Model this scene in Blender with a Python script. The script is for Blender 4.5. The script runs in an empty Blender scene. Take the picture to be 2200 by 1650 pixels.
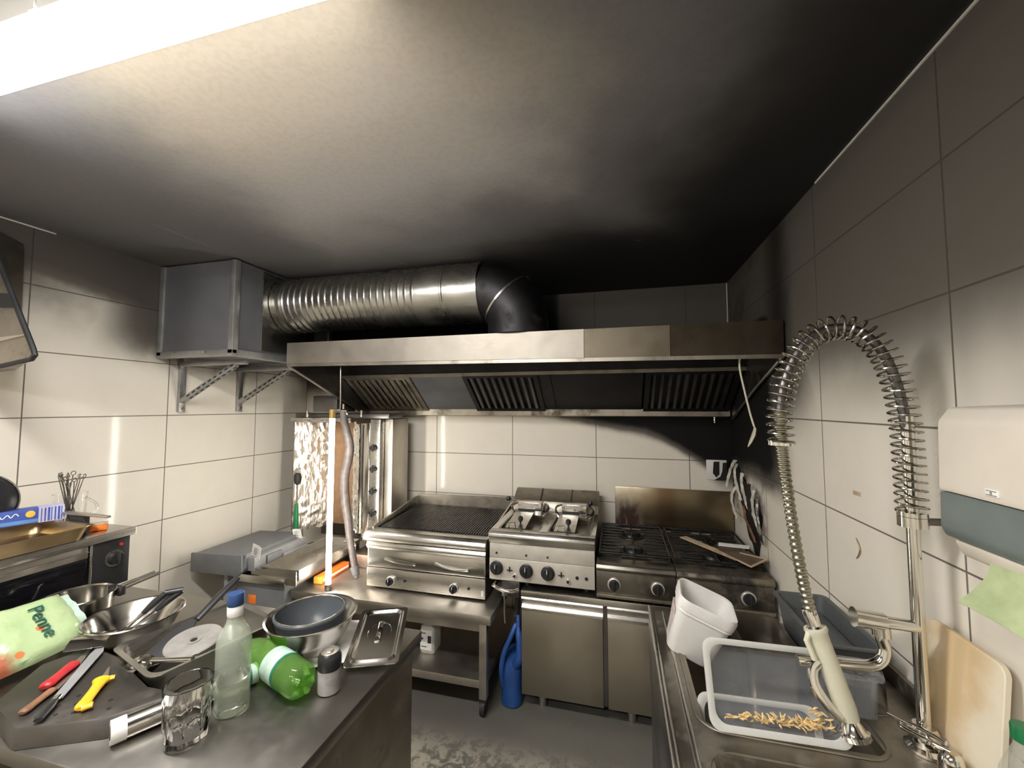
import bpy, bmesh, math, random
from mathutils import Matrix, Vector, noise as mnoise
random.seed(7)
PI = math.pi
SC = bpy.context.scene
COL = SC.collection

# ------------------------------------------------------------------ camera, world, exposure
cam_d = bpy.data.cameras.new('camera')
cam_d.sensor_width = 36.0
cam_d.lens = 872.03 / 2200.0 * 36.0
cam_d.clip_start = 0.02
cam = bpy.data.objects.new('camera', cam_d)
COL.objects.link(cam)
cam.location = (0.0, 0.0, 1.58)
cam.rotation_euler = (PI / 2 + 0.0569, 0.0, 0.2528)
SC.camera = cam

w = bpy.data.worlds.new('world')
SC.world = w
w.use_nodes = True
w.node_tree.nodes['Background'].inputs[0].default_value = (0.9, 0.92, 1.0, 1)
w.node_tree.nodes['Background'].inputs[1].default_value = 0.05

SC.view_settings.view_transform = 'Standard'
SC.view_settings.look = 'None'
SC.view_settings.gamma = 1.0
SC.view_settings.use_curve_mapping = False
SC.view_settings.exposure = 0.0

LAMP_POWER = 90.0      # ceiling fixture diffuser
LAMP2_POWER = 92.0      # the fixture further back in the kitchen
TUBE_POWER = 50.0      # upright tube lamp by the vertical grill

# room measures (metres); the back wall is at y = YB
XL, XR, YB, YN, CE = -2.545, 0.710, 2.895, -2.3, 2.395

# ------------------------------------------------------------------ material helpers
class NT:
    def __init__(self, name):
        self.m = bpy.data.materials.new(name)
        self.m.use_nodes = True
        self.t = self.m.node_tree
        self.t.nodes.clear()
        self.out = self.t.nodes.new('ShaderNodeOutputMaterial')
    def n(self, typ, **kw):
        nd = self.t.nodes.new(typ)
        for k, v in kw.items():
            setattr(nd, k, v)
        return nd
    def put(self, sock, v):
        if v is None:
            return
        if hasattr(v, 'links'):
            self.t.links.new(v, sock)
        else:
            if sock.type == 'RGBA' and len(v) == 3:
                v = (*v, 1)
            sock.default_value = v
    def math(self, op, a, b=0.0, c=None, clamp=False):
        nd = self.n('ShaderNodeMath', operation=op, use_clamp=clamp)
        self.put(nd.inputs[0], a)
        self.put(nd.inputs[1], b)
        if c is not None:
            self.put(nd.inputs[2], c)
        return nd.outputs[0]
    def step(self, v, a, b):            # smooth 0..1 between a and b (a > b falls)
        nd = self.n('ShaderNodeMapRange', interpolation_type='SMOOTHSTEP')
        nd.clamp = True
        self.put(nd.inputs[0], v)
        if not hasattr(a, 'links') and not hasattr(b, 'links') and a > b:
            nd.inputs[1].default_value = b
            nd.inputs[2].default_value = a
            nd.inputs[3].default_value = 1.0
            nd.inputs[4].default_value = 0.0
        else:
            self.put(nd.inputs[1], a)
            self.put(nd.inputs[2], b)
        return nd.outputs[0]
    def mix(self, f, a, b, mode='MIX'):
        nd = self.n('ShaderNodeMix', data_type='RGBA', blend_type=mode)
        self.put(nd.inputs[0], f)
        self.put(nd.inputs[6], a)
        self.put(nd.inputs[7], b)
        return nd.outputs[2]
    def mixf(self, f, a, b):
        nd = self.n('ShaderNodeMix', data_type='FLOAT')
        self.put(nd.inputs[0], f)
        self.put(nd.inputs[2], a)
        self.put(nd.inputs[3], b)
        return nd.outputs[0]
    def pos(self):
        g = self.n('ShaderNodeNewGeometry')
        s = self.n('ShaderNodeSeparateXYZ')
        self.t.links.new(g.outputs['Position'], s.inputs[0])
        return g.outputs['Position'], s.outputs[0], s.outputs[1], s.outputs[2]
    def obj(self):
        return self.n('ShaderNodeTexCoord').outputs['Object']
    def noise(self, vec, scale, detail=3.0, rough=0.55, stretch=None, dist=0.0):
        if stretch:
            mp = self.n('ShaderNodeMapping')
            self.put(mp.inputs[0], vec)
            mp.inputs[3].default_value = stretch
            vec = mp.outputs[0]
        nd = self.n('ShaderNodeTexNoise')
        self.put(nd.inputs['Vector'], vec)
        nd.inputs['Scale'].default_value = scale
        nd.inputs['Detail'].default_value = detail
        nd.inputs['Roughness'].default_value = rough
        nd.inputs['Distortion'].default_value = dist
        return nd.outputs[0]
    def bump(self, h, strength, dist=0.01):
        nd = self.n('ShaderNodeBump')
        nd.inputs['Strength'].default_value = strength
        nd.inputs['Distance'].default_value = dist
        self.put(nd.inputs['Height'], h)
        return nd.outputs[0]
    def pbr(self, col=(.8, .8, .8), rough=.5, metal=0.0, normal=None, **kw):
        nd = self.n('ShaderNodeBsdfPrincipled')
        self.put(nd.inputs['Base Color'], col)
        self.put(nd.inputs['Roughness'], rough)
        self.put(nd.inputs['Metallic'], metal)
        self.put(nd.inputs['Normal'], normal)
        for k, v in kw.items():
            self.put(nd.inputs[k], v)
        return nd.outputs[0]
    def end(self, sh):
        self.t.links.new(sh, self.out.inputs[0])
        return self.m

def mk(name, col, rough=.5, metal=0.0, var=.12, scale=9.0, bump=0.0, bscale=60.0, **kw):
    """Plain procedural surface: noise-varied colour and roughness."""
    t = NT(name)
    o = t.obj()
    f = t.noise(o, scale, 4.0)
    dark = tuple(c * (1 - var) for c in col)
    lite = tuple(min(1.0, c * (1 + var)) for c in col)
    c = t.mix(t.step(f, .3, .7), dark, lite)
    r = t.math('MULTIPLY_ADD', f, rough * .4, rough * .8)
    nm = t.bump(t.noise(o, bscale, 3.0), bump, .004) if bump else None
    return t.end(t.pbr(c, r, metal, nm, **kw))

def steel(name, col=(.60, .575, .53), rough=.28, brush=(1, 1, 30), smear=.12, dirt=0.0, dcol=(.10, .075, .045)):
    t = NT(name)
    o = t.obj()
    g = t.noise(o, 14.0, 3.0, .5, stretch=brush)
    s = t.noise(o, 5.0, 4.0, .6)
    c = t.mix(t.step(s, .3, .72), tuple(k * (1 - smear) for k in col), col)
    r = t.math('MULTIPLY_ADD', g, .07, rough - .035)
    r = t.math('MULTIPLY_ADD', t.step(s, .45, .75), .10, r)
    met = 1.0
    if dirt:
        d = t.math('MULTIPLY', t.step(t.noise(o, 7.0, 6.0, .65), .66 - .3 * dirt, .86 - .25 * dirt), min(1, .5 + dirt * .5))
        c = t.mix(d, c, dcol)
        r = t.math('MULTIPLY_ADD', d, .35, r)
        met = t.math('SUBTRACT', 1.0, t.math('MULTIPLY', d, .8))
    nm = t.bump(g, .02, .002)
    return t.end(t.pbr(c, r, met, nm))

def glassy(name, col=(1, 1, 1), rough=.02, ior=1.45, **kw):
    t = NT(name)
    o = t.obj()
    nm = t.bump(t.noise(o, 30.0, 2.0), .05, .002)
    return t.end(t.pbr(col, rough, 0.0, nm, IOR=ior, **{'Transmission Weight': 1.0}, **kw))

def sheer(name, col, opacity=.35, rough=.25, tint=(1, 1, 1)):
    """Thin translucent plastic: part clear, part milky."""
    t = NT(name)
    o = t.obj()
    tr = t.n('ShaderNodeBsdfTransparent')
    tr.inputs[0].default_value = (*tint, 1)
    sh = t.pbr(col, rough, 0.0)
    mx = t.n('ShaderNodeMixShader')
    f = t.math('MULTIPLY_ADD', t.noise(o, 12.0, 3.0), .15, opacity - .07)
    t.put(mx.inputs[0], f)
    t.t.links.new(tr.outputs[0], mx.inputs[1])
    t.t.links.new(sh, mx.inputs[2])
    return t.end(mx.outputs[0])

def emit(name, col, power):
    t = NT(name)
    e = t.n('ShaderNodeEmission')
    e.inputs[0].default_value = (*col, 1)
    e.inputs[1].default_value = power
    return t.end(e.outputs[0])

# ------------------------------------------------------------------ surfaces of the room
def tile_mat(name, axis, off, blobs, gloss=.055):
    """Glazed 60 x 30 cm cream wall tiles, dark joints, soot that settled on them, hood shade painted on the back wall.
    axis: 0 the courses run along x, 1 along y. blobs(t, x, y, z, n) -> soot and painted shade 0..1"""
    t = NT(name)
    p, x, y, z = t.pos()
    u = x if axis == 0 else y
    def joint(v, o, per, hw):
        q = t.math('DIVIDE', t.math('SUBTRACT', v, o), per)
        fr = t.math('ABSOLUTE', t.math('SUBTRACT', t.math('FRACT', t.math('ADD', q, 100.5)), .5))
        return t.step(t.math('MULTIPLY', fr, per), hw * 1.6, hw * .7)
    g = t.math('MAXIMUM', joint(u, off, .6, .0021), joint(z, 1.532, .3, .0021))
    n1 = t.noise(p, 1.6, 4.0, .6)
    n2 = t.noise(p, 9.0, 5.0, .65)
    nn = t.math('MULTIPLY_ADD', n1, .8, t.math('MULTIPLY', n2, .2))
    soot = blobs(t, x, y, z, nn)
    clean = t.mix(n2, (.74, .69, .60), (.82, .77, .68))
    c = t.mix(t.math('MULTIPLY', g, .9), clean, (.10, .085, .07))
    lite = t.step(soot, 0.0, .62)
    heavy = t.step(soot, .60, 1.0)
    c = t.mix(t.math('MULTIPLY', lite, .93), c, (.062, .053, .044))
    c = t.mix(t.math('MULTIPLY', heavy, .985), c, (.006, .006, .0065))
    r = t.math('MULTIPLY_ADD', soot, .5, gloss)
    r = t.math('ADD', r, t.math('MULTIPLY', n2, .06))
    wav = t.noise(p, 5.0, 2.0, .5)
    h = t.math('SUBTRACT', t.math('MULTIPLY', wav, .25), t.math('MULTIPLY', g, .4))
    return t.end(t.pbr(c, r, 0.0, t.bump(h, .26, .01), **{'Specular IOR Level': .15}))

def soot_left(t, x, y, z, n):
    a = t.step(t.math('MULTIPLY_ADD', n, .55, z), 1.98, 2.62)
    d = t.math('MULTIPLY', t.step(y, 1.25, 1.75), t.step(t.math('MULTIPLY_ADD', n, .3, z), 1.82, 2.15))
    e = t.step(t.math('MULTIPLY_ADD', n, .2, t.math('MULTIPLY_ADD', y, .22, z)), 2.42, 2.62)
    return t.math('MAXIMUM', t.math('MAXIMUM', t.math('MULTIPLY', a, .60), t.math('MULTIPLY', e, .74)), t.math('MULTIPLY', d, .72))

def soot_shade_back(t, x, y, z, n):
    up = t.math('MULTIPLY', t.step(t.math('MULTIPLY_ADD', n, .2, z), 1.70, 1.9), .68)
    duct = t.math('MULTIPLY', t.step(x, -.28, -.45), t.step(z, 1.75, 1.85))
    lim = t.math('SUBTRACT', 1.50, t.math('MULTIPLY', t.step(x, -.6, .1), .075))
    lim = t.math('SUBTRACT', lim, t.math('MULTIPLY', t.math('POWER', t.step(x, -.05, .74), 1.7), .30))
    hb = t.step(t.math('SUBTRACT', t.math('MULTIPLY_ADD', n, .10, z), lim), .0, .12)  # soot, with the hood's shadow band under the rail painted in
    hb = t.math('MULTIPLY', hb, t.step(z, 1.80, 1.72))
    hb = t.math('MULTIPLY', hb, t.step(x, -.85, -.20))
    cor = t.math('MULTIPLY', t.step(t.math('MULTIPLY_ADD', n, .25, x), .66, .80), t.step(z, .98, 1.25))
    cor = t.math('MULTIPLY', cor, t.step(z, 1.85, 1.6))
    return t.math('MAXIMUM', t.math('MAXIMUM', up, duct), t.math('MAXIMUM', hb, cor))

def soot_right(t, x, y, z, n):
    up = t.math('MULTIPLY', t.step(t.math('MULTIPLY_ADD', n, .18, z), 1.50, 2.04), .66)
    top = t.math('MULTIPLY', t.step(z, 2.05, 2.38), .72)
    cor = t.math('MULTIPLY', t.step(t.math('MULTIPLY_ADD', n, .35, y), 2.08, 2.42), t.step(t.math('MULTIPLY_ADD', n, .2, z), 1.18, 1.42))
    bar = t.math('MULTIPLY', t.step(t.math('MULTIPLY_ADD', n, .25, y), 1.62, 2.22), t.step(z, 1.35, 1.75))
    cor = t.math('MULTIPLY', cor, t.step(z, 2.12, 2.0))
    bar = t.math('MULTIPLY', bar, t.math('MULTIPLY_ADD', t.step(y, 2.4, 2.0), .32, .60))
    st = t.math('MULTIPLY', t.math('MULTIPLY', t.step(n, .42, .56), t.step(y, 2.20, 2.40)), t.math('MULTIPLY', t.step(z, .84, 1.0), .75))
    return t.math('MAXIMUM', t.math('MAXIMUM', up, top), t.math('MAXIMUM', t.math('MAXIMUM', cor, st), bar))

def no_soot(t, x, y, z, n):
    return t.math('MULTIPLY', t.step(t.math('MULTIPLY_ADD', n, .5, z), 1.7, 2.5), .5)

M = {}
M['tile_left'] = tile_mat('cream_tile_left', 1, 1.198, soot_left)
M['tile_back'] = tile_mat('cream_tile_back', 0, -1.344, soot_shade_back)
M['tile_right'] = tile_mat('cream_tile_right', 1, 1.691, soot_right, .30)
M['tile_front'] = tile_mat('cream_tile_front', 0, -1.344, no_soot)

def ceiling_mat():
    t = NT('sooty_light_evened_ceiling')  # soot, plus a colour map that offsets the lamp's falloff
    p, x, y, z = t.pos()
    n = t.noise(p, 1.1, 4.0, .6)
    f = t.noise(p, 60.0, 3.0, .6)
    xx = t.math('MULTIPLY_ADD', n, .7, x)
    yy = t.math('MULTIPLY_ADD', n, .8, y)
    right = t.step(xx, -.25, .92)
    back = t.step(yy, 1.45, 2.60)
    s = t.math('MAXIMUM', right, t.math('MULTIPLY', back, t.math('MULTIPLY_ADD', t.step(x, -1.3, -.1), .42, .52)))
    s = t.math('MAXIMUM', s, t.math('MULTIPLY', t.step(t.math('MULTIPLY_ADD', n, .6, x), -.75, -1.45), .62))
    c = t.mix(t.step(y, .62, .95), (.30, .26, .205), (.54, .48, .395))  # darker beside the lamp, lighter further out, evening its light in the colour
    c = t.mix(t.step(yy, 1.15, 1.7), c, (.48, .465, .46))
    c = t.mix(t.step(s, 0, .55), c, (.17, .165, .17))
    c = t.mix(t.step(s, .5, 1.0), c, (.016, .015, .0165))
    c = t.mix(t.math('MULTIPLY', t.step(f, .45, .6), .08), c, (.2, .19, .18), 'MULTIPLY')
    # flaked seam of a ceiling board, parallel to the back wall
    seam = t.math('MULTIPLY', t.step(t.math('ABSOLUTE', t.math('SUBTRACT', y, 2.036)), .0035, .0015),
                  t.step(t.noise(p, 6.0, 3.0, .7, stretch=(1, .05, 1)), .55, .60))
    sx = t.math('ABSOLUTE', t.math('SUBTRACT', x, -1.99))
    seam2 = t.math('MULTIPLY', t.step(sx, .0035, .0015), t.math('MULTIPLY', t.step(y, 1.28, 1.36), t.step(y, 1.62, 1.55)))
    k = t.math('MAXIMUM', seam, seam2)
    c = t.mix(t.math('MULTIPLY', k, .55), c, (.42, .40, .37))
    h = t.math('ADD', t.math('MULTIPLY', f, .3), t.noise(p, 8.0, 3.0))
    return t.end(t.pbr(c, .62, 0.0, t.bump(h, .05, .01)))

def floor_mat():
    t = NT('worn_grey_floor_paint')
    p, x, y, z = t.pos()
    n = t.noise(p, 3.0, 6.0, .65)
    f = t.noise(p, 22.0, 6.0, .7, dist=.6)
    worn = t.math('MULTIPLY', t.step(t.math('MULTIPLY_ADD', n, .5, f), .66, .80), t.step(y, 1.98, 1.72))
    spots = t.math('MULTIPLY', t.step(f, .66, .72), .8)
    worn = t.math('MAXIMUM', worn, spots)
    c = t.mix(n, (.11, .104, .088), (.165, .156, .135))
    c = t.mix(t.math('MULTIPLY', worn, .85), c, (.46, .42, .33))
    r = t.math('MULTIPLY_ADD', f, .3, .42)
    return t.end(t.pbr(c, r, 0.0, t.bump(t.math('SUBTRACT', n, worn), .15, .01)))

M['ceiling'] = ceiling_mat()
M['floor'] = floor_mat()
M['silicone'] = mk('white_silicone', (.62, .60, .55), .5)

# ------------------------------------------------------------------ object materials
M['steel'] = steel('stainless_steel')
M['steel_bright'] = steel('polished_stainless_steel', (.70, .68, .64), .16, (1, 1, 6), .10)
M['steel_brush'] = steel('brushed_stainless_sheet', (.56, .52, .46), .40, (2, 2, 40), .22)
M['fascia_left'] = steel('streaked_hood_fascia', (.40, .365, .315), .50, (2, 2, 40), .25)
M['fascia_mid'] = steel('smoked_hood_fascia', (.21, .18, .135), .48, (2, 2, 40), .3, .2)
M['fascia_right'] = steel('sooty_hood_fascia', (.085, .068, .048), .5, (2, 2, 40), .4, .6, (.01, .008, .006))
M['fryer_plate'] = mk('pale_brushed_fryer_plate', (.66, .62, .55), .34, .35, .06, 20)
M['steel_door'] = steel('matt_brushed_steel_door', (.42, .38, .31), .42, (1, 1, 30), .10)
M['steel_table'] = steel('scratched_table_steel', (.33, .31, .28), .34, (3, 3, 1), .25, .10)
M['steel_dirty'] = steel('greasy_steel', (.42, .38, .32), .38, (2, 2, 20), .3, .55)
M['steel_greasy'] = steel('greasy_range_front', (.27, .25, .215), .36, (2, 2, 20), .3, .35)
M['steel_burnt'] = steel('scorched_steel', (.30, .26, .21), .42, (1, 1, 3), .4, .9, (.02, .016, .012))
M['steel_dark'] = steel('dark_smoked_steel', (.19, .18, .175), .36, (2, 2, 20), .3, .3, (.02, .02, .02))
M['chrome'] = steel('chrome', (.78, .76, .71), .09, (1, 1, 1), .06)
M['galv'] = steel('galvanised_sheet', (.55, .54, .50), .27, (1, 1, 2), .25)
M['spring'] = steel('smoky_chrome_spring', (.46, .44, .39), .16, (1, 1, 1), .1)
M['hose_metal'] = steel('dull_ribbed_hose_metal', (.42, .40, .32), .30, (1, 1, 1), .2, .15)
M['crate'] = mk('dark_grey_crate_plastic', (.085, .09, .092), .5, 0, .12)
M['galv_soot'] = steel('sooty_galvanised_sheet', (.06, .058, .06), .5, (1, 1, 2), .3, .4, (.01, .01, .01))
M['alu'] = mk('dull_aluminium_profile', (.42, .42, .41), .45, .8, .15)
M['panel_grey'] = mk('sooty_grey_panel', (.115, .115, .125), .55, .1, .2, 3.0)
M['paint_grey'] = mk('dark_grey_paint', (.155, .16, .165), .5, 0, .1)
M['paint_grey_light'] = mk('mid_grey_paint', (.25, .25, .25), .45, 0, .12)
M['black_plastic'] = mk('black_plastic', (.018, .018, .02), .35, 0, .2)
M['black_soft'] = mk('dull_black_rubber', (.02, .02, .022), .6, 0, .25)
M['char'] = mk('char', (.008, .007, .006), .75, 0, .4, 20, .4)
M['hose'] = mk('grey_hose_rubber', (.115, .095, .09), .5, 0, .25, 30)
M['foil'] = None
def foil():
    t = NT('crumpled_aluminium_foil')
    o = t.obj()
    v = t.n('ShaderNodeTexVoronoi')
    mp = t.n('ShaderNodeMapping')
    t.put(mp.inputs[0], o)
    mp.inputs[3].default_value = (1, 1, .35)
    t.put(v.inputs['Vector'], mp.outputs[0])
    v.inputs['Scale'].default_value = 26.0
    h = t.math('ADD', v.outputs[0], t.noise(o, 22.0, 4.0, .7, stretch=(2, 2, .4)))
    return t.end(t.pbr((.86, .82, .76), .26, .92, t.bump(h, .55, .012)))
M['foil'] = foil()
def copperish():
    t = NT('heat_browned_burner')
    p, x, y, z = t.pos()
    n = t.noise(p, 20.0, 4.0)
    c = t.mix(n, (.40, .20, .10), (.62, .42, .26))
    return t.end(t.pbr(c, .38, .55, t.bump(n, .2, .01)))
M['burner'] = copperish()
M['white_plastic'] = mk('white_plastic', (.74, .72, .69), .38, 0, .05)
M['dispenser_white'] = mk('dispenser_plastic', (.72, .66, .57), .42, 0, .04)
M['smoke_plastic'] = mk('smoked_grey_plastic', (.155, .185, .175), .34, 0, .10)
M['paper'] = mk('white_paper', (.82, .80, .77), .8, 0, .05, 30)
M['label_pink'] = mk('faded_pink_label', (.52, .44, .43), .6, 0, .18, 60)
M['paper_green'] = mk('green_paper_towel', (.42, .49, .27), .85, 0, .12, 25, .25, 180)
M['card'] = mk('soiled_cardboard', (.50, .38, .25), .8, 0, .25, 12)
M['card_dark'] = mk('browned_cardboard', (.12, .085, .055), .75, 0, .35, 12)
M['red_plastic'] = mk('red_plastic', (.42, .022, .028), .4, 0, .2, 30)
M['yellow_plastic'] = mk('yellow_plastic', (.80, .43, .02), .4, 0, .1, 25)
M['wood'] = mk('brown_handle_wood', (.22, .105, .055), .55, 0, .35, 20)
M['blue_plastic'] = mk('blue_plastic', (.02, .075, .27), .36, 0, .25, 9)
M['blue_cap'] = mk('blue_cap', (.022, .055, .16), .35, 0, .2)
M['green_cap'] = mk('green_cap', (.01, .17, .06), .3, 0, .2)
M['orange'] = mk('orange_print', (.85, .20, .02), .5, 0, .2, 15)
M['amber'] = mk('amber_print', (.95, .42, .06), .5, 0, .2, 15)
M['glass'] = glassy('clear_glass')
M['water'] = glassy('clear_liquid', (.96, .98, .97), .0, 1.33)
M['frost'] = sheer('lightly_hazed_bottle_glass', (.62, .66, .57), .34, .06, (.93, .97, .90))
M['pet_green'] = sheer('green_bottle_plastic', (.22, .40, .10), .30, .07, (.60, .88, .42))
M['pet_clear'] = sheer('clear_bottle_plastic', (.62, .62, .52), .38, .10)
M['tub_clear'] = sheer('milky_clear_plastic', (.46, .48, .51), .27, .16)
M['tub_rim'] = sheer('milky_clear_rim', (.70, .70, .66), .72, .25)
M['label_pale'] = mk('pale_green_label', (.42, .55, .47), .45, 0, .12, 40)
M['label_green'] = mk('dark_green_band', (.01, .14, .09), .4, 0, .2)
M['label_grey'] = mk('grey_printed_label', (.30, .28, .27), .5, 0, .15, 50)
M['enamel_grey'] = mk('dark_grey_enamel', (.075, .082, .09), .30, 0, .12)
M['iron'] = mk('greasy_cast_iron', (.014, .013, .012), .42, .3, .4, 20, .3)
M['tray_dark'] = steel('dark_baking_tray_steel', (.20, .187, .172), .42, (2, 2, 2), .3, .35, (.05, .04, .035))
M['knob_ring'] = mk('pale_knob_ring', (.62, .60, .55), .3, .4, .08)
M['grate'] = steel('dark_grill_bars', (.085, .078, .082), .38, (1, 1, 1), .3, .2, (.02, .02, .02))
M['disc'] = mk('grey_cast_aluminium', (.33, .31, .285), .5, .35, .12, 30)
M['tan_metal'] = steel('yellowed_tray_metal', (.62, .47, .27), .34, (1, 1, 4), .2, .15, (.25, .13, .05))
M['oven_glass'] = sheer('smoked_oven_glass', (.006, .006, .008), .80, .06, (.6, .5, .45))
M['terracotta'] = mk('oven_glow_red', (.42, .13, .06), .8, 0, .2)  # flat red-brown that stands for the glow in the oven door
M['ivory'] = mk('ivory_handle_plastic', (.60, .58, .45), .4, 0, .08)
M['board'] = None
def board():
    t = NT('stained_cutting_board')
    p, x, y, z = t.pos()
    n = t.noise(p, 6.0, 4.0, .6)
    s = t.math('MULTIPLY', t.step(t.math('MULTIPLY_ADD', n, .16, y), 1.06, 1.14), t.step(n, .30, .60))
    c = t.mix(t.math('MULTIPLY', s, .85), (.80, .73, .58), (.66, .47, .24))
    return t.end(t.pbr(c, .6, 0.0, t.bump(t.noise(p, 80.0), .1, .003)))
M['board'] = board()
def bagmat():
    t = NT('printed_green_bag_film')
    o = t.obj()
    s = t.n('ShaderNodeSeparateXYZ')
    t.put(s.inputs[0], o)
    n = t.noise(o, 14.0, 3.0)
    c = t.mix(n, (.26, .38, .18), (.47, .56, .32))
    r1 = t.math('MULTIPLY', t.step(s.outputs[1], -.035, -.06), t.step(t.math('MULTIPLY_ADD', n, .12, s.outputs[0]), .09, .03))
    c = t.mix(t.math('MULTIPLY', r1, .9), c, (.36, .07, .035))
    v = t.n('ShaderNodeTexVoronoi')
    t.put(v.inputs['Vector'], o)
    v.inputs['Scale'].default_value = 14.0
    c = t.mix(t.math('MULTIPLY', t.step(v.outputs[0], .16, .11), .85), c, (.62, .13, .03))
    return t.end(t.pbr(c, .22, 0.0, t.bump(n, .35, .02)))
M['bag'] = bagmat()
M['ink_green'] = mk('dark_green_ink', (.012, .09, .06), .4, 0, .1)
M['ink_dark'] = mk('dark_ink', (.03, .03, .035), .5, 0, .1)
M['ink_white'] = mk('white_ink', (.8, .8, .82), .5, 0, .05)
M['ink_blue'] = mk('blue_carton', (.035, .075, .32), .45, 0, .15, 20)
M['ink_sky'] = mk('light_blue_carton', (.09, .22, .50), .45, 0, .15, 20)
M['ink_lilac'] = mk('lilac_striped_carton', (.45, .45, .62), .5, 0, .1)
M['noodle'] = mk('yellow_food_scraps', (.80, .56, .25), .6, 0, .25, 60)
M['splash'] = None
def splash():
    t = NT('heat_stained_splashback')
    p, x, y, z = t.pos()
    n = t.noise(p, 6.0, 5.0, .65)
    f = t.noise(p, 30.0, 5.0, .7, stretch=(1, 1, .35))
    c = t.mix(t.step(t.math('MULTIPLY_ADD', n, .35, x), .05, .40), (.56, .50, .40), (.27, .215, .135))
    rust = t.step(t.math('ABSOLUTE', t.math('SUBTRACT', t.math('MULTIPLY_ADD', n, .12, x), .125)), .11, .05)
    rust = t.math('MULTIPLY', rust, t.step(t.math('MULTIPLY_ADD', f, .14, z), 1.06, .96))
    c = t.mix(t.math('MULTIPLY', rust, t.step(f, .22, .46)), c, (.045, .02, .014))
    brown = t.step(t.math('ABSOLUTE', t.math('SUBTRACT', x, .30)), .10, .02)
    c = t.mix(t.math('MULTIPLY', brown, .5), c, (.14, .06, .02))
    r = t.math('MULTIPLY_ADD', rust, .35, .30)
    return t.end(t.pbr(c, r, t.math('MULTIPLY_ADD', rust, -.8, .9), t.bump(n, .1, .01)))
M['splash'] = splash()
M['lamp_white'] = mk('lamp_housing_white', (.8, .8, .78), .4, 0, .03)
M['diffuser'] = emit('glowing_lamp_diffuser', (1.0, .975, .945), LAMP_POWER)
M['diffuser2'] = emit('glowing_rear_lamp_diffuser', (1.0, .975, .945), LAMP2_POWER)
M['tube'] = emit('glowing_tube', (1.0, .94, .83), TUBE_POWER)
M['brass'] = mk('yellow_brass_cap', (.70, .50, .18), .35, .8, .1)
M['skin_film'] = mk('peeling_pale_film', (.55, .52, .45), .6, 0, .35, 14)

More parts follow.
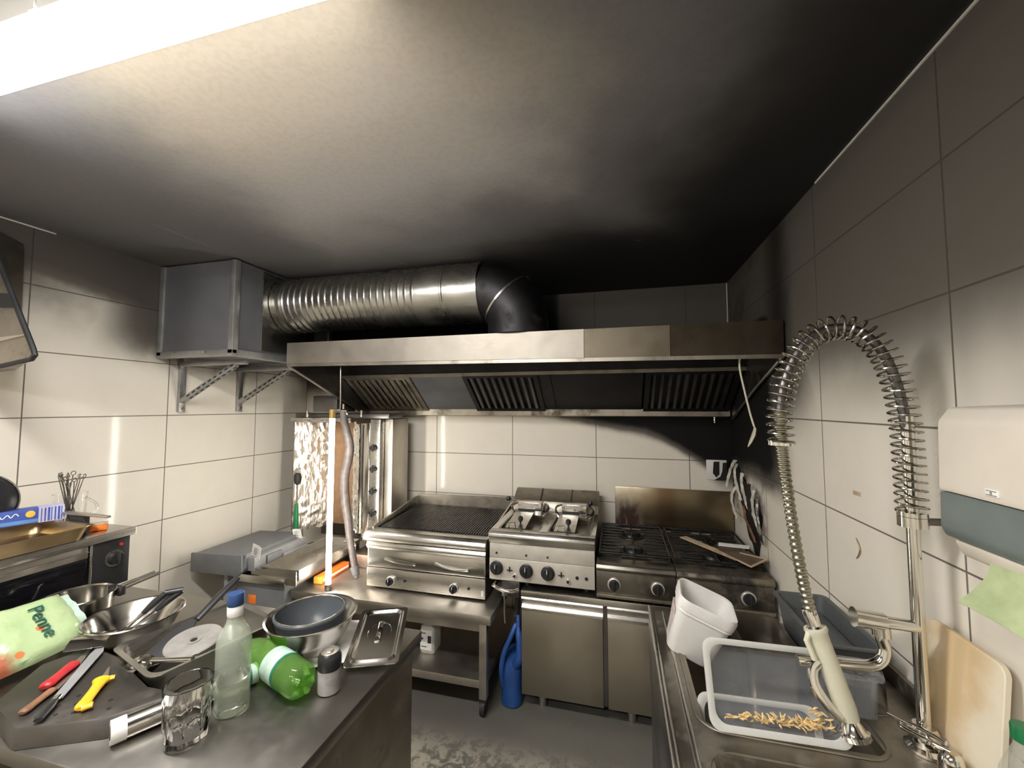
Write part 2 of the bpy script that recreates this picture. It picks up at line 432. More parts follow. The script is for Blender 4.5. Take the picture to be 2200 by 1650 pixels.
# ------------------------------------------------------------------ mesh helpers
class MB:
    def __init__(self):
        self.b = bmesh.new()
        self.M = Matrix.Identity(4)
    def v(self, p):
        return self.b.verts.new(self.M @ Vector(p))
    def f(self, vs):
        try:
            return self.b.faces.new(vs)
        except ValueError:
            return None
    def box(self, x0, x1, y0, y1, z0, z1, bev=0.0, seg=2):
        c = [(x, y, z) for z in (z0, z1) for y in (y0, y1) for x in (x0, x1)]
        vs = [self.v(p) for p in c]
        fs = [self.f([vs[i] for i in q]) for q in ((0, 2, 3, 1), (4, 5, 7, 6), (0, 1, 5, 4), (2, 6, 7, 3), (0, 4, 6, 2), (1, 3, 7, 5))]
        if bev:
            es = {e for f in fs for e in f.edges}
            bmesh.ops.bevel(self.b, geom=list(es), offset=bev, segments=seg, affect='EDGES', profile=.5)
        return self
    def hexa(self, p, bev=0.0):          # 8 corners: bottom 4 (ccw), top 4 (ccw)
        vs = [self.v(q) for q in p]
        fs = [self.f([vs[i] for i in q]) for q in ((3, 2, 1, 0), (4, 5, 6, 7), (0, 1, 5, 4), (1, 2, 6, 5), (2, 3, 7, 6), (3, 0, 4, 7))]
        if bev:
            es = {e for f in fs for e in f.edges}
            bmesh.ops.bevel(self.b, geom=list(es), offset=bev, segments=2, affect='EDGES', profile=.5)
        return self
    def loft(self, rings, cap0=True, cap1=True, closed=True):
        R = [[self.v(p) for p in r] for r in rings]
        n = len(R[0])
        for a, b in zip(R, R[1:]):
            for i in range(n if closed else n - 1):
                j = (i + 1) % n
                self.f([a[i], a[j], b[j], b[i]])
        if cap0:
            self.f(R[0][::-1])
        if cap1:
            self.f(R[-1])
        return self
    def cyl(self, p0, p1, r0, r1=None, n=20, cap=True):
        r1 = r0 if r1 is None else r1
        return self.sweep([p0, p1], [r0, r1], n, cap)
    def sweep(self, path, r, n=10, cap=True, flat=1.0):
        P = [Vector(p) for p in path]
        rr = r if isinstance(r, (list, tuple)) else [r] * len(P)
        rings = []
        T0 = (P[1] - P[0]).normalized()
        a = Vector((0, 0, 1)) if abs(T0.z) < .9 else Vector((1, 0, 0))
        N = T0.cross(a).normalized()
        for i, p in enumerate(P):
            T = (P[min(i + 1, len(P) - 1)] - P[max(i - 1, 0)]).normalized()
            N = (N - T * N.dot(T)).normalized()
            Bn = T.cross(N)
            rings.append([p + N * (rr[i] * math.cos(2 * PI * k / n)) + Bn * (rr[i] * flat * math.sin(2 * PI * k / n)) for k in range(n)])
        return self.loft(rings, cap, cap)
    def lathe(self, prof, n=32, c=(0, 0, 0), cap0=True, cap1=True):
        return self.loft([[(c[0] + r * math.cos(2 * PI * k / n), c[1] + r * math.sin(2 * PI * k / n), c[2] + z) for k in range(n)] for r, z in prof], cap0, cap1)
    def prism(self, poly, d0, d1, axis='x', bev=0.0):   # polygon in the other two axes, swept along axis
        def P(a, b, d):
            return {'x': (d, a, b), 'y': (a, d, b), 'z': (a, b, d)}[axis]
        A = [self.v(P(a, b, d0)) for a, b in poly]
        B = [self.v(P(a, b, d1)) for a, b in poly]
        fs = [self.f(A[::-1]), self.f(B)]
        n = len(poly)
        for i in range(n):
            fs.append(self.f([A[i], A[(i + 1) % n], B[(i + 1) % n], B[i]]))
        if bev:
            es = {e for f in fs if f for e in f.edges}
            bmesh.ops.bevel(self.b, geom=list(es), offset=bev, segments=2, affect='EDGES', profile=.5)
        return self
    def sheet(self, fn, nu, nv, th=0.0):
        """fn(u, v) -> point, u, v in 0..1; a sheet with thickness th."""
        g = [[Vector(fn(i / nu, j / nv)) for i in range(nu + 1)] for j in range(nv + 1)]
        def norm(i, j):
            a = g[j][min(i + 1, nu)] - g[j][max(i - 1, 0)]
            b = g[min(j + 1, nv)][i] - g[max(j - 1, 0)][i]
            c = a.cross(b)
            return c.normalized() if c.length > 1e-12 else Vector((0, 0, 1))
        A = [[self.v(g[j][i]) for i in range(nu + 1)] for j in range(nv + 1)]
        for j in range(nv):
            for i in range(nu):
                self.f([A[j][i], A[j][i + 1], A[j + 1][i + 1], A[j + 1][i]])
        if th:
            B = [[self.v(g[j][i] - norm(i, j) * th) for i in range(nu + 1)] for j in range(nv + 1)]
            for j in range(nv):
                for i in range(nu):
                    self.f([B[j][i], B[j + 1][i], B[j + 1][i + 1], B[j][i + 1]])
            for i in range(nu):
                self.f([A[0][i], B[0][i], B[0][i + 1], A[0][i + 1]])
                self.f([A[nv][i], A[nv][i + 1], B[nv][i + 1], B[nv][i]])
            for j in range(nv):
                self.f([A[j][0], A[j + 1][0], B[j + 1][0], B[j][0]])
                self.f([A[j][nu], B[j][nu], B[j + 1][nu], A[j + 1][nu]])
        return self

def rr(cx, cy, wx, wy, r, z, n=5):
    """Rounded rectangle ring."""
    pts = []
    for sx, sy, a0 in ((1, 1, 0), (-1, 1, PI / 2), (-1, -1, PI), (1, -1, 3 * PI / 2)):
        ox, oy = cx + sx * (wx / 2 - r), cy + sy * (wy / 2 - r)
        for k in range(n + 1):
            a = a0 + PI / 2 * k / n
            pts.append((ox + r * math.cos(a), oy + r * math.sin(a), z))
    return pts

def arc(cx, cy, r, a0, a1, n):
    return [(cx + r * math.cos(a0 + (a1 - a0) * k / n), cy + r * math.sin(a0 + (a1 - a0) * k / n)) for k in range(n + 1)]

def frame(o, x, y, z=None):
    """Matrix from an origin and two axis directions (x kept, y made square to it)."""
    X = Vector(x).normalized()
    Z = X.cross(Vector(y)).normalized()
    Y = Z.cross(X)
    m = Matrix((X, Y, Z)).transposed().to_4x4()
    m.translation = Vector(o)
    return m

W = {}
def link(o):
    COL.objects.link(o)
    return o

def build(name, mb, mat, parent=None, world=True, sm=40, base=None):
    me = bpy.data.meshes.new(name)
    bmesh.ops.remove_doubles(mb.b, verts=mb.b.verts, dist=1e-6)
    bmesh.ops.recalc_face_normals(mb.b, faces=mb.b.faces)
    mb.b.to_mesh(me)
    mb.b.free()
    for p in me.polygons:
        p.use_smooth = True
    me.set_sharp_from_angle(angle=math.radians(sm))
    me.materials.append(mat)
    o = link(bpy.data.objects.new(name, me))
    if parent is not None:
        o.parent = parent
        W[o] = W[parent]
        if world:
            me.transform(W[parent].inverted())
    else:
        if base is None:
            xs = [v.co for v in me.vertices]
            base = Vector(((min(c.x for c in xs) + max(c.x for c in xs)) / 2, (min(c.y for c in xs) + max(c.y for c in xs)) / 2, min(c.z for c in xs)))
        base = Vector(base)
        me.transform(Matrix.Translation(-base))
        o.location = base
        W[o] = Matrix.Translation(base)
    return o

def tag(o, label, cat, group=None):
    o['label'] = label
    o['category'] = cat
    if group:
        o['group'] = group
    return o

def thing(name, label, cat, loc=(0, 0, 0), mat=None, group=None):
    o = link(bpy.data.objects.new(name, None))
    o.empty_display_size = .05
    m = mat if mat is not None else Matrix.Translation(Vector(loc))
    o.matrix_world = m
    W[o] = m.copy()
    return tag(o, label, cat, group)

def struct(name, mb, mat, **kw):
    o = build(name, mb, mat, base=(0, 0, 0), **kw)
    o['kind'] = 'structure'
    return o

def words(name, body, size, mat, parent, m, depth=.0004):
    """Flat lettering as a mesh, laid in the frame m (local to the world)."""
    c = bpy.data.curves.new(name, 'FONT')
    c.body = body
    c.size = size
    c.extrude = depth
    c.align_x = 'CENTER'
    c.align_y = 'CENTER'
    t = bpy.data.objects.new(name, c)
    COL.objects.link(t)
    dg = bpy.context.evaluated_depsgraph_get()
    me = bpy.data.meshes.new_from_object(t.evaluated_get(dg))
    bpy.data.objects.remove(t)
    bpy.data.curves.remove(c)
    me.materials.clear()
    me.materials.append(mat)
    me.transform(W[parent].inverted() @ m)
    o = link(bpy.data.objects.new(name, me))
    o.parent = parent
    W[o] = W[parent]
    return o

def dup(root, m, label=None, group=None):
    r = root.copy()
    COL.objects.link(r)
    r.matrix_world = m
    W[r] = m.copy()
    if label:
        r['label'] = label
    if group:
        r['group'] = group
    for ch in list(root.children):
        c = ch.copy()
        COL.objects.link(c)
        c.parent = r
        for g in list(ch.children):
            d = g.copy()
            COL.objects.link(d)
            d.parent = c
    return r

# ================================================================== the room
struct('floor', MB().box(XL - .15, XR + .15, YN - .15, YB + .15, -.1, 0), M['floor'])
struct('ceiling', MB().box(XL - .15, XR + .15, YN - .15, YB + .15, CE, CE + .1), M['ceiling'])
struct('wall_left', MB().box(XL - .12, XL, YN, YB, 0, CE), M['tile_left'])
struct('wall_right', MB().box(XR, XR + .12, YN, YB, 0, CE), M['tile_right'])
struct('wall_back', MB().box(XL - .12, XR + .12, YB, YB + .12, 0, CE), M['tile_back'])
struct('wall_front', MB().box(XL - .12, XR + .12, YN - .12, YN, 0, CE), M['tile_front'])
struct('trim_1', MB().box(XR - .004, XR, -1.5, 1.66, CE - .006, CE), M['silicone'])
struct('trim_2', MB().box(XR - .005, XR, YB - .005, YB, 1.96, CE), M['silicone'])
struct('trim_3', MB().box(XL, XL + .004, -.8, 1.27, CE - .005, CE), M['silicone'])

# ================================================================== ceiling lamps
def ceiling_lamp(x0, x1, y, label, dmat):
    t = thing('ceiling_lamp', label, 'lamp', ((x0 + x1) / 2, y, CE))
    build('housing', MB().box(x0 + .004, x1 - .004, y - .060, y + .060, CE - .052, CE, .004), M['lamp_white'], t)
    m = MB()
    sec = [(y + .058 * math.cos(a), CE - .052 - .030 * math.sin(a) ** .8) for a in [PI - PI * k / 14 for k in range(15)]]
    m.prism(sec, x0, x1, 'x')
    build('diffuser', m, dmat, t, sm=60)
    for s in (x0, x1):
        e = MB()
        e.prism([(y - .061, CE - .022), (y - .058, CE - .066), (y - .036, CE - .084), (y + .036, CE - .084), (y + .058, CE - .066), (y + .061, CE - .022)], s - .008, s + .012, 'x')
        build('end_cap', e, M['lamp_white'], t)
    for k in range(3):
        xx = x0 + (x1 - x0) * (.2 + .3 * k)
        c = MB().box(xx - .009, xx + .009, y - .064, y - .052, CE - .055, CE - .01, .002)
        build('clip', c, M['lamp_white'], t)
    return t
ceiling_lamp(-1.70, -.455, .545, 'long glowing lamp on the ceiling at the upper left', M['diffuser'])
ceiling_lamp(-1.45, -.20, -.80, 'second long ceiling lamp behind the first one, further from the cookers', M['diffuser2'])

# ================================================================== extractor hood over the cooking line
HX0, HX1, HY = -1.88, .700, 1.97
hood = thing('extractor_hood', 'wide stainless steel extractor hood with baffle filters above the cookers', 'hood', ((HX0 + HX1) / 2, YB - .01, 1.50))
def zb(x):                       # the lip hangs a little lower at the right end
    return 1.836 - .028 * (x - HX0) / (HX1 - HX0)
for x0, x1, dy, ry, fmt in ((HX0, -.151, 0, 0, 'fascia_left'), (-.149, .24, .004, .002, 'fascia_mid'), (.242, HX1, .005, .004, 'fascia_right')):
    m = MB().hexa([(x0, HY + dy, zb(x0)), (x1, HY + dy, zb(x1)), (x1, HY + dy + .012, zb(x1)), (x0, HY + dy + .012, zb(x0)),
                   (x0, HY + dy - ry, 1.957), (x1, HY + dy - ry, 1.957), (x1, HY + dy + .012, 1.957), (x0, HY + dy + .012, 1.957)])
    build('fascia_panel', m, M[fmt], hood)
m = MB().hexa([(HX0, HY + .004, zb(HX0) - .018), (HX1, HY + .004, zb(HX1) - .018), (HX1, HY + .075, zb(HX1) - .010), (HX0, HY + .075, zb(HX0) - .010),
               (HX0, HY + .004, zb(HX0)), (HX1, HY + .004, zb(HX1)), (HX1, HY + .075, zb(HX1)), (HX0, HY + .075, zb(HX0))])
build('front_lip', m, M['steel_dirty'], hood)
build('top_panel', MB().box(HX0, HX1, HY + .012, YB - .005, 1.945, 1.956), M['steel_dark'], hood)
for x0, lab in ((HX0, 0), (HX1 - .012, 1)):
    side = [(HY + .012, 1.957), (HY + .012, zb(x0) - .016), (2.35, 1.675), (2.80, 1.505), (YB - .006, 1.505), (YB - .006, 1.957)]
    build('side_panel', MB().prism(side, x0, x0 + .012, 'x'), M['steel_dark'], hood)
    edge = MB().sweep([(x0 + .006, HY + .01, zb(x0) - .014), (x0 + .006, 2.35, 1.675), (x0 + .006, 2.80, 1.505)], .008, 6)
    build('side_edge', edge, M['steel'], hood)
build('inner_plate', MB().box(HX0 + .013, HX1 - .013, 2.462, 2.472, 1.795, 1.945), M['galv_soot'], hood)
build('filter_rail', MB().box(HX0 + .013, HX1 - .013, 2.452, 2.475, 1.780, 1.800), M['steel_dirty'], hood)
build('grease_channel', MB().prism([(2.79, 1.567), (2.79, 1.522), (2.885, 1.512), (2.885, 1.567), (2.878, 1.567), (2.878, 1.522), (2.796, 1.530), (2.796, 1.567)], HX0 + .013, HX1 - .02, 'x'), M['steel_dirty'], hood)
FA, FB = Vector((0, 2.475, 1.795)), Vector((0, 2.80, 1.562))
FU = (FB - FA).normalized()
FN = Vector((1, 0, 0)).cross(FU)
if FN.z > 0:
    FN = -FN                    # towards the room, below
FL = (FB - FA).length
def on_filter(x, s, h):
    return Vector((x, 0, 0)) + FA + FU * s + FN * h
def slab(m, x0, x1, s0, s1, h0, h1):
    P = [on_filter(x, s, h) for h in (h0, h1) for x, s in ((x0, s0), (x1, s0), (x1, s1), (x0, s1))]
    m.hexa(P)
def baffle(x0, x1, n, mat, fmat=None):
    f = build('baffle_filter', frame_mb(x0, x1), fmat or mat, hood)
    m = MB()
    for k in range(n):
        c = x0 + .03 + (x1 - x0 - .06) * (k + .5) / n
        hw = (x1 - x0 - .06) / n * .30
        P = [on_filter(c - hw, .03, 0), on_filter(c + hw, .03, 0), on_filter(c + hw, FL - .03, 0), on_filter(c - hw, FL - .03, 0),
             on_filter(c - hw * .6, .03, .012), on_filter(c + hw * .6, .03, .012), on_filter(c + hw * .6, FL - .03, .012), on_filter(c - hw * .6, FL - .03, .012)]
        m.hexa(P)
    build('baffle_slats', m, mat, f)
def frame_mb(x0, x1):
    m = MB()
    slab(m, x0, x1, 0, .03, -.02, .014)
    slab(m, x0, x1, FL - .03, FL, -.02, .014)
    slab(m, x0, x0 + .03, .03, FL - .03, -.02, .014)
    slab(m, x1 - .03, x1, .03, FL - .03, -.02, .014)
    slab(m, x0 + .03, x1 - .03, .03, FL - .03, -.02, -.010)
    return m
baffle(-1.86, -1.36, 9, M['steel_dirty'])
baffle(-.98, -.48, 9, M['steel_dark'], M['galv_soot'])
baffle(.165, .675, 10, M['steel_dark'], M['galv_soot'])
for x0, x1, mt in ((-1.36, -.98, 'panel_grey'), (-.48, -.40, 'galv_soot'), (-.40, .155, 'galv_soot')):
    m = MB()
    slab(m, x0 + .002, x1 - .002, 0, FL, -.012, .004)
    build('blank_panel', m, M[mt], hood)
d = MB().cyl((.60, 2.83, 1.516), (.60, 2.83, 1.492), .007, n=12)
d.lathe([(.003, 1.478), (.008, 1.480), (.008, 1.488), (.005, 1.493)], 12, (.60, 2.83, 0))
build('drain_plug', d, M['chrome'], hood)

# ------------------------------------------------------------------ ventilation duct to the hood
DY, DZ, DR = 2.107, 2.212, .163
duct = thing('ventilation_duct', 'round galvanised ventilation duct above the extractor hood', 'duct', (-1.3, DY, DZ - DR))
path, rad = [], []
x = -1.988
while x < -1.03:
    ph = ((x + 1.988) / .042) % 1.0
    path.append((x, DY, DZ))
    rad.append(DR - .001 + .0055 * max(0, math.cos(2 * PI * ph)) ** 7)
    x += .0030
build('corrugated_pipe', MB().sweep(path, rad, 48), M['galv'], duct, sm=60)
s = MB().sweep([(-1.05, DY, DZ), (-1.02, DY, DZ), (-.902, DY, DZ), (-.898, DY, DZ), (-.890, DY, DZ), (-.886, DY, DZ), (-.70, DY, DZ)],
               [DR + .002, DR + .003, DR + .003, DR + .007, DR + .007, DR + .003, DR + .003], 48)
build('pipe_sleeve', s, M['galv'], duct)
for k, xx in enumerate((-1.935, -1.976)):
    build('end_collar', MB().sweep([(xx - .012, DY, DZ), (xx + .012, DY, DZ)], DR + .008, 48), M['galv'], duct)
# segmented elbow turning down into the hood
el, er = [], []
ec = Vector((-.70, DY, DZ - .19))
for k in range(5):
    a = PI / 2 * k / 4
    el.append((ec.x + .19 * math.sin(a), DY, ec.z + .19 * math.cos(a)))
el += [(ec.x + .19, DY, 1.958)]
build('elbow', MB().sweep(el, DR, 40), M['galv_soot'], duct, sm=20)
def ring_at(p, tdir, r, name):
    T = Vector(tdir).normalized()
    p = Vector(p)
    return build(name, MB().sweep([p - T * .005, p + T * .005], r, 48), M['galv'], duct)
ring_at((-.70, DY, DZ), (1, 0, 0), DR + .007, 'seam_ring')
a = PI / 4
ring_at((ec.x + .19 * math.sin(a), DY, ec.z + .19 * math.cos(a)), (math.cos(a), 0, -math.sin(a)), DR + .004, 'seam_ring')

# ------------------------------------------------------------------ fan box on the left wall and its two brackets
BX, BY0, BY1, BZ0, BZ1 = -1.995, 1.72, 2.50, 1.868, 2.385
fan = thing('fan_box', 'grey sheet metal fan box with pale corner profiles under the ceiling', 'fan box', (-2.27, 2.11, BZ0))
build('box_body', MB().box(XL + .004, BX - .008, BY0 + .008, BY1 - .008, BZ0 + .012, BZ1), M['panel_grey'], fan)
for px, py in ((XL + .022, BY0 + .018), (BX - .018, BY0 + .018), (BX - .018, BY1 - .018)):
    build('corner_profile', MB().box(px - .018, px + .018, py - .018, py + .018, BZ0, BZ1, .004), M['alu'], fan)
for c in ((XL + .004, BX, BY0, BY0 + .03), (BX - .03, BX, BY0 + .03, BY1), (XL + .004, BX - .03, BY1 - .03, BY1)):
    build('base_profile', MB().box(*c, BZ0 - .012, BZ0 + .026, .004), M['alu'], fan)
cy = (BY0 + BY1) / 2 + .0
build('duct_plate', MB().box(BX - .006, BX + .003, 1.90, 2.32, BZ0 + .04, BZ1 - .01), M['galv'], fan)
for k in range(2):
    build('bolt', MB().cyl((-2.40 + .22 * k, BY0 - .012, BZ0 + .012), (-2.40 + .22 * k, BY0 + .002, BZ0 + .012), .008, n=6), M['steel'], fan)
for by, lab in ((1.865, 'nearer galvanised wall bracket carrying the grey fan box'), (2.25, 'galvanised wall bracket under the far end of the fan box')):
    b = thing('support_bracket', lab, 'bracket', (XL, by, 1.55), group='brackets under the fan box')
    build('upright', MB().box(XL + .001, XL + .022, by - .018, by + .018, 1.55, 1.85, .002), M['alu'], b)
    build('arm', MB().box(XL + .02, -2.06, by - .018, by + .018, 1.826, 1.852, .002), M['alu'], b)
    p0, p1 = Vector((XL + .02, by, 1.615)), Vector((-2.13, by, 1.828))
    m = MB()
    m.M = frame(p0, p1 - p0, (0, 1, 0))
    m.box(0, (p1 - p0).length, -.016, .016, -.013, .013, .002)
    br = build('brace', m, M['alu'], b)
    m = MB()
    m.M = frame(p0, p1 - p0, (0, 1, 0))
    for k in range(9):
        m.box(.06 + .045 * k, .085 + .045 * k, -.005, .005, -.0145, -.0125)
        m.box(.06 + .045 * k, .085 + .045 * k, -.0172, -.0155, -.004, .004)
    build('slots', m, M['black_soft'], br)
    build('bolt', MB().cyl((XL + .022, by, 1.575), (XL + .032, by, 1.575), .010, n=6), M['steel'], b)

# ------------------------------------------------------------------ metal cover at the picture's left edge
cv = thing('metal_hood', 'grey metal hood with a black rubber rim at the upper left edge', 'hood', (XL, 1.05, 1.72))
prof = [(-2.53, 2.36), (-2.42, 2.30), (-2.075, 1.775), (-2.085, 1.757), (-2.53, 1.700)]
far = [(-2.53, 2.30), (-2.52, 2.26), (-2.50, 1.80), (-2.50, 1.785), (-2.53, 1.740)]
build('hood_body', MB().loft([[(x, 1.0, z) for x, z in prof], [(x, 1.16, z) for x, z in far]]), M['steel_dirty'], cv)
build('rubber_rim', MB().sweep([(-2.53, 1.0, 1.700), (-2.30, 1.0, 1.731), (-2.09, 1.0, 1.757), (-2.073, 1.0, 1.772), (-2.085, 1.0, 1.795), (-2.42, 1.0, 2.30)], .009, 8), M['black_soft'], cv)
build('pane_strip', MB().prism([(-2.50, 1.80), (-2.13, 1.845), (-2.12, 1.85), (-2.50, 1.835)], .992, 1.0, 'y'), M['steel'], cv)
build('dark_band', MB().prism([(-2.50, 1.98), (-2.19, 1.955), (-2.225, 2.01), (-2.50, 2.04)], .992, 1.0, 'y'), M['black_soft'], cv)

# ================================================================== grill stand, grill, fryer, gas range, base cupboard
ST = .515                                    # top of the low stand
st = thing('steel_stand', 'low stainless steel stand with lower shelf and castors under the grill', 'stand', (-1.25, 2.46, 0))
SX0, SX1, SY0, SY1 = -1.86, -.637, 2.03, 2.86
build('stand_top', MB().box(SX0, SX1, SY0, SY1, ST - .045, ST, .003), M['steel_brush'], st)
build('apron', MB().box(SX0 + .03, SX1 - .03, SY0 + .028, SY0 + .048, ST - .095, ST - .045), M['steel_brush'], st)
build('shelf', MB().box(SX0 + .03, SX1 - .04, SY0 + .03, SY1 - .03, .135, .175, .003), M['steel_brush'], st)
for lx in (SX0 + .05, SX1 - .05):
    for ly in (SY0 + .045, SY1 - .05):
        lg = build('leg', MB().box(lx - .02, lx + .02, ly - .02, ly + .02, .085, ST - .046, .002), M['steel_brush'], st)
        c = MB().cyl((lx - .012, ly, .038), (lx + .012, ly, .038), .037, n=20)
        c.box(lx - .018, lx + .018, ly - .018, ly + .018, .06, .086)
        build('castor', c, M['black_soft'], lg)

# lava grill
GX0, GX1, GY0, GY1 = -1.452, -.705, 2.165, 2.80
gr = thing('counter_grill', 'stainless steel counter grill with ribbed dark grate and splash guard', 'grill', ((GX0 + GX1) / 2, 2.48, ST + .001))
build('grill_body', MB().box(GX0 + .012, GX1 - .012, GY0 + .03, GY1, ST + .012, .80), M['steel'], gr)
# rolled front edge
sec = [(GY0 - .012, .835), (GY0 - .020, .815), (GY0 - .010, .795), (GY0 + .012, .786), (GY0 + .09, .786), (GY0 + .09, .845), (GY0 + .01, .850)]
build('front_edge', MB().prism(sec, GX0 - .012, GX1, 'x', .004), M['steel'], gr)
sec = [(GY0 + .006, .786), (GY0 - .004, .765), (GY0 + .004, .745), (GY0 + .04, .745), (GY0 + .04, .786)]
build('second_edge', MB().prism(sec, GX0, GX1 - .004, 'x', .003), M['steel'], gr)
build('drip_drawer', MB().box(GX0 + .004, GX1 - .006, GY0 + .008, GY0 + .034, .640, .745, .006), M['steel_bright'], gr)
for xx in (GX0 + .22, GX0 + .54):
    build('drawer_grip', MB().sheet(lambda u, v: (xx - .10 + .20 * u, GY0 + .006 - .016 * math.sin(PI * v) * (1 - (2 * u - 1) ** 2 * .6), .700 - .020 * u - .012 * v - .006 * math.sin(PI * u)), 14, 4, .002), M['steel_bright'], gr)
pnl = build('control_panel', MB().box(GX0 + .004, GX1 - .006, GY0 + .004, GY0 + .034, ST + .014, .636, .004), M['steel'], gr)
def knob(x, y, z, r, parent, ring='knob_ring', body='black_plastic', ptr=True):
    k = MB().sweep([(x, y, z), (x, y - .012, z), (x, y - .014, z)], [r * 1.20, r * 1.20, r * 1.10], 28)
    build('knob_bezel', k, M[ring], parent)
    m = MB().cyl((x, y - .014, z), (x, y - .030, z), r * 1.0, r * .90, 28)
    m.box(x - r * .2, x + r * .2, y - .038, y - .028, z - r * .9, z + r * .9, .003)
    kb = build('knob', m, M[body], parent)
    if ptr:
        build('pointer', MB().box(x - .0015, x + .0015, y - .0395, y - .0375, z + r * .2, z + r * .85), M['ink_white'], kb)
    return kb
def lamp_dot(x, y, z, r, parent, mt='black_plastic'):
    build('pilot_lamp', MB().cyl((x, y + .002, z), (x, y - .006, z), r, r * .8, 14), M[mt], parent)
for xx, dx in ((-1.286, .088), (-.892, .085)):
    knob(xx, GY0 + .004, .574, .022, gr)
    lamp_dot(xx + dx, GY0 + .004, .580, .009, gr)
build('maker_plate', MB().box(-.735, -.722, GY0 + .0025, GY0 + .0045, .545, .575), M['paper'], gr)
m = MB()
n = 44
for k in range(n):
    xx = GX0 + .035 + (GX1 - GX0 - .06) * (k + .5) / n
    m.prism([(GY0 + .095, .842), (GY1 - .03, .862), (GY1 - .03, .870), (GY0 + .095, .850)], xx - .0050, xx + .0050, 'x')
build('grate', m, M['grate'], gr)
build('grate_bed', MB().prism([(GY0 + .092, .800), (GY1 - .02, .800), (GY1 - .02, .852), (GY0 + .092, .834)], GX0 + .022, GX1 - .016, 'x'), M['iron'], gr)
build('back_guard', MB().prism([(GX0 + .006, .80), (GX1, .80), (GX1, .949), (GX0 + .018, .938), (GX0 + .006, .928)], GY1 - .018, GY1, 'y'), M['steel_dirty'], gr)
for x0 in (GX0, GX1 - .012):
    build('side_guard', MB().prism([(GY0 + .06, .80), (GY1 - .016, .80), (GY1 - .016, .925), (GY1 - .06, .925), (GY0 + .06, .853)], x0, x0 + .012, 'x', .002), M['steel'], gr)
for lx in (GX0 + .05, GX1 - .05):
    for ly in (GY0 + .07, GY1 - .06):
        build('foot', MB().cyl((lx, ly, ST + .001), (lx, ly, ST + .016), .016, n=14), M['black_soft'], gr)

# base cupboard
CX0, CX1, CY0, CT = -.505, .695, 2.155, .612
cb = thing('base_cupboard', 'low steel cupboard with two plain doors under the fryer and gas range', 'cupboard', (.1, 2.5, 0))
build('carcass', MB().box(CX0 + .002, CX1, CY0 + .025, 2.86, .095, CT - .03), M['steel_dark'], cb)
build('cupboard_top', MB().box(CX0 - .004, CX1, CY0 - .005, 2.86, CT - .032, CT, .003), M['steel'], cb)
for x0, x1 in ((CX0, -.084), (-.062, .345), (.352, CX1)):
    dr = build('door', MB().box(x0, x1, CY0, CY0 + .022, .082, .520, .003), M['steel_door'], cb)
    hb = MB().prism([(CY0 + .022, .578), (CY0, .578), (CY0 - .004, .570), (CY0 + .004, .560), (CY0 + .014, .535), (CY0 + .004, .522), (CY0 - .006, .522), (CY0 - .006, .513), (CY0 + .022, .513)], x0, x1, 'x')
    build('grip_profile', hb, M['steel'], dr)
build('door_gap', MB().box(-.083, -.063, CY0 + .012, CY0 + .026, .085, .578), M['steel_dark'], cb)
for lx in (-.405, .05, .62):
    for ly in (CY0 + .07, 2.80):
        build('leg', MB().cyl((lx, ly, 0), (lx, ly, .096), .022, n=18), M['steel'], cb)

# twin fryer
FX0, FX1, FY0, FY1 = -.690, -.119, 2.165, 2.80
fr = thing('twin_fryer', 'stainless steel counter fryer with two small basins and three black dials', 'fryer', ((FX0 + FX1) / 2, 2.48, CT + .001))
build('fryer_body', MB().box(FX0 + .006, FX1 - .006, FY0 + .02, FY1, .638, .87), M['steel'], fr)
build('front_band', MB().prism([(FY0 - .012, .893), (FY0 - .016, .880), (FY0 - .002, .842), (FY0 + .05, .842), (FY0 + .05, .905), (FY0, .905)], FX0, FX1, 'x', .003), M['steel'], fr)
build('upper_panel', MB().box(FX0 + .003, FX1 - .003, FY0 + .004, FY0 + .026, .764, .842, .002), M['fryer_plate'], fr)
cpn = build('control_panel', MB().box(FX0 + .003, FX1 - .003, FY0, FY0 + .026, .648, .762, .003), M['fryer_plate'], fr)
for xx, zz in ((-.645, .712), (-.480, .710), (-.364, .709)):
    knob(xx, FY0, zz, .030, fr, 'black_plastic')
    lamp_dot(xx - .002, FY0 + .004, .788, .006, fr)
for xx in (-.572, -.294):
    m = MB().box(xx - .016, xx + .016, FY0 - .006, FY0 + .001, .702, .706).box(xx - .003, xx + .003, FY0 - .008, FY0 + .001, .696, .722)
    build('toggle', m, M['black_plastic'], fr)
for xx in (-.544, -.258):
    build('reset_button', MB().cyl((xx, FY0 + .002, .678), (xx, FY0 - .012, .678), .013, .011, 18), M['chrome'], fr)
    build('button_core', MB().cyl((xx, FY0 - .010, .678), (xx, FY0 - .015, .678), .007, n=12), M['black_plastic'], fr)
for xx in (-.212, -.165):
    lamp_dot(xx, FY0, .699, .0095, fr)
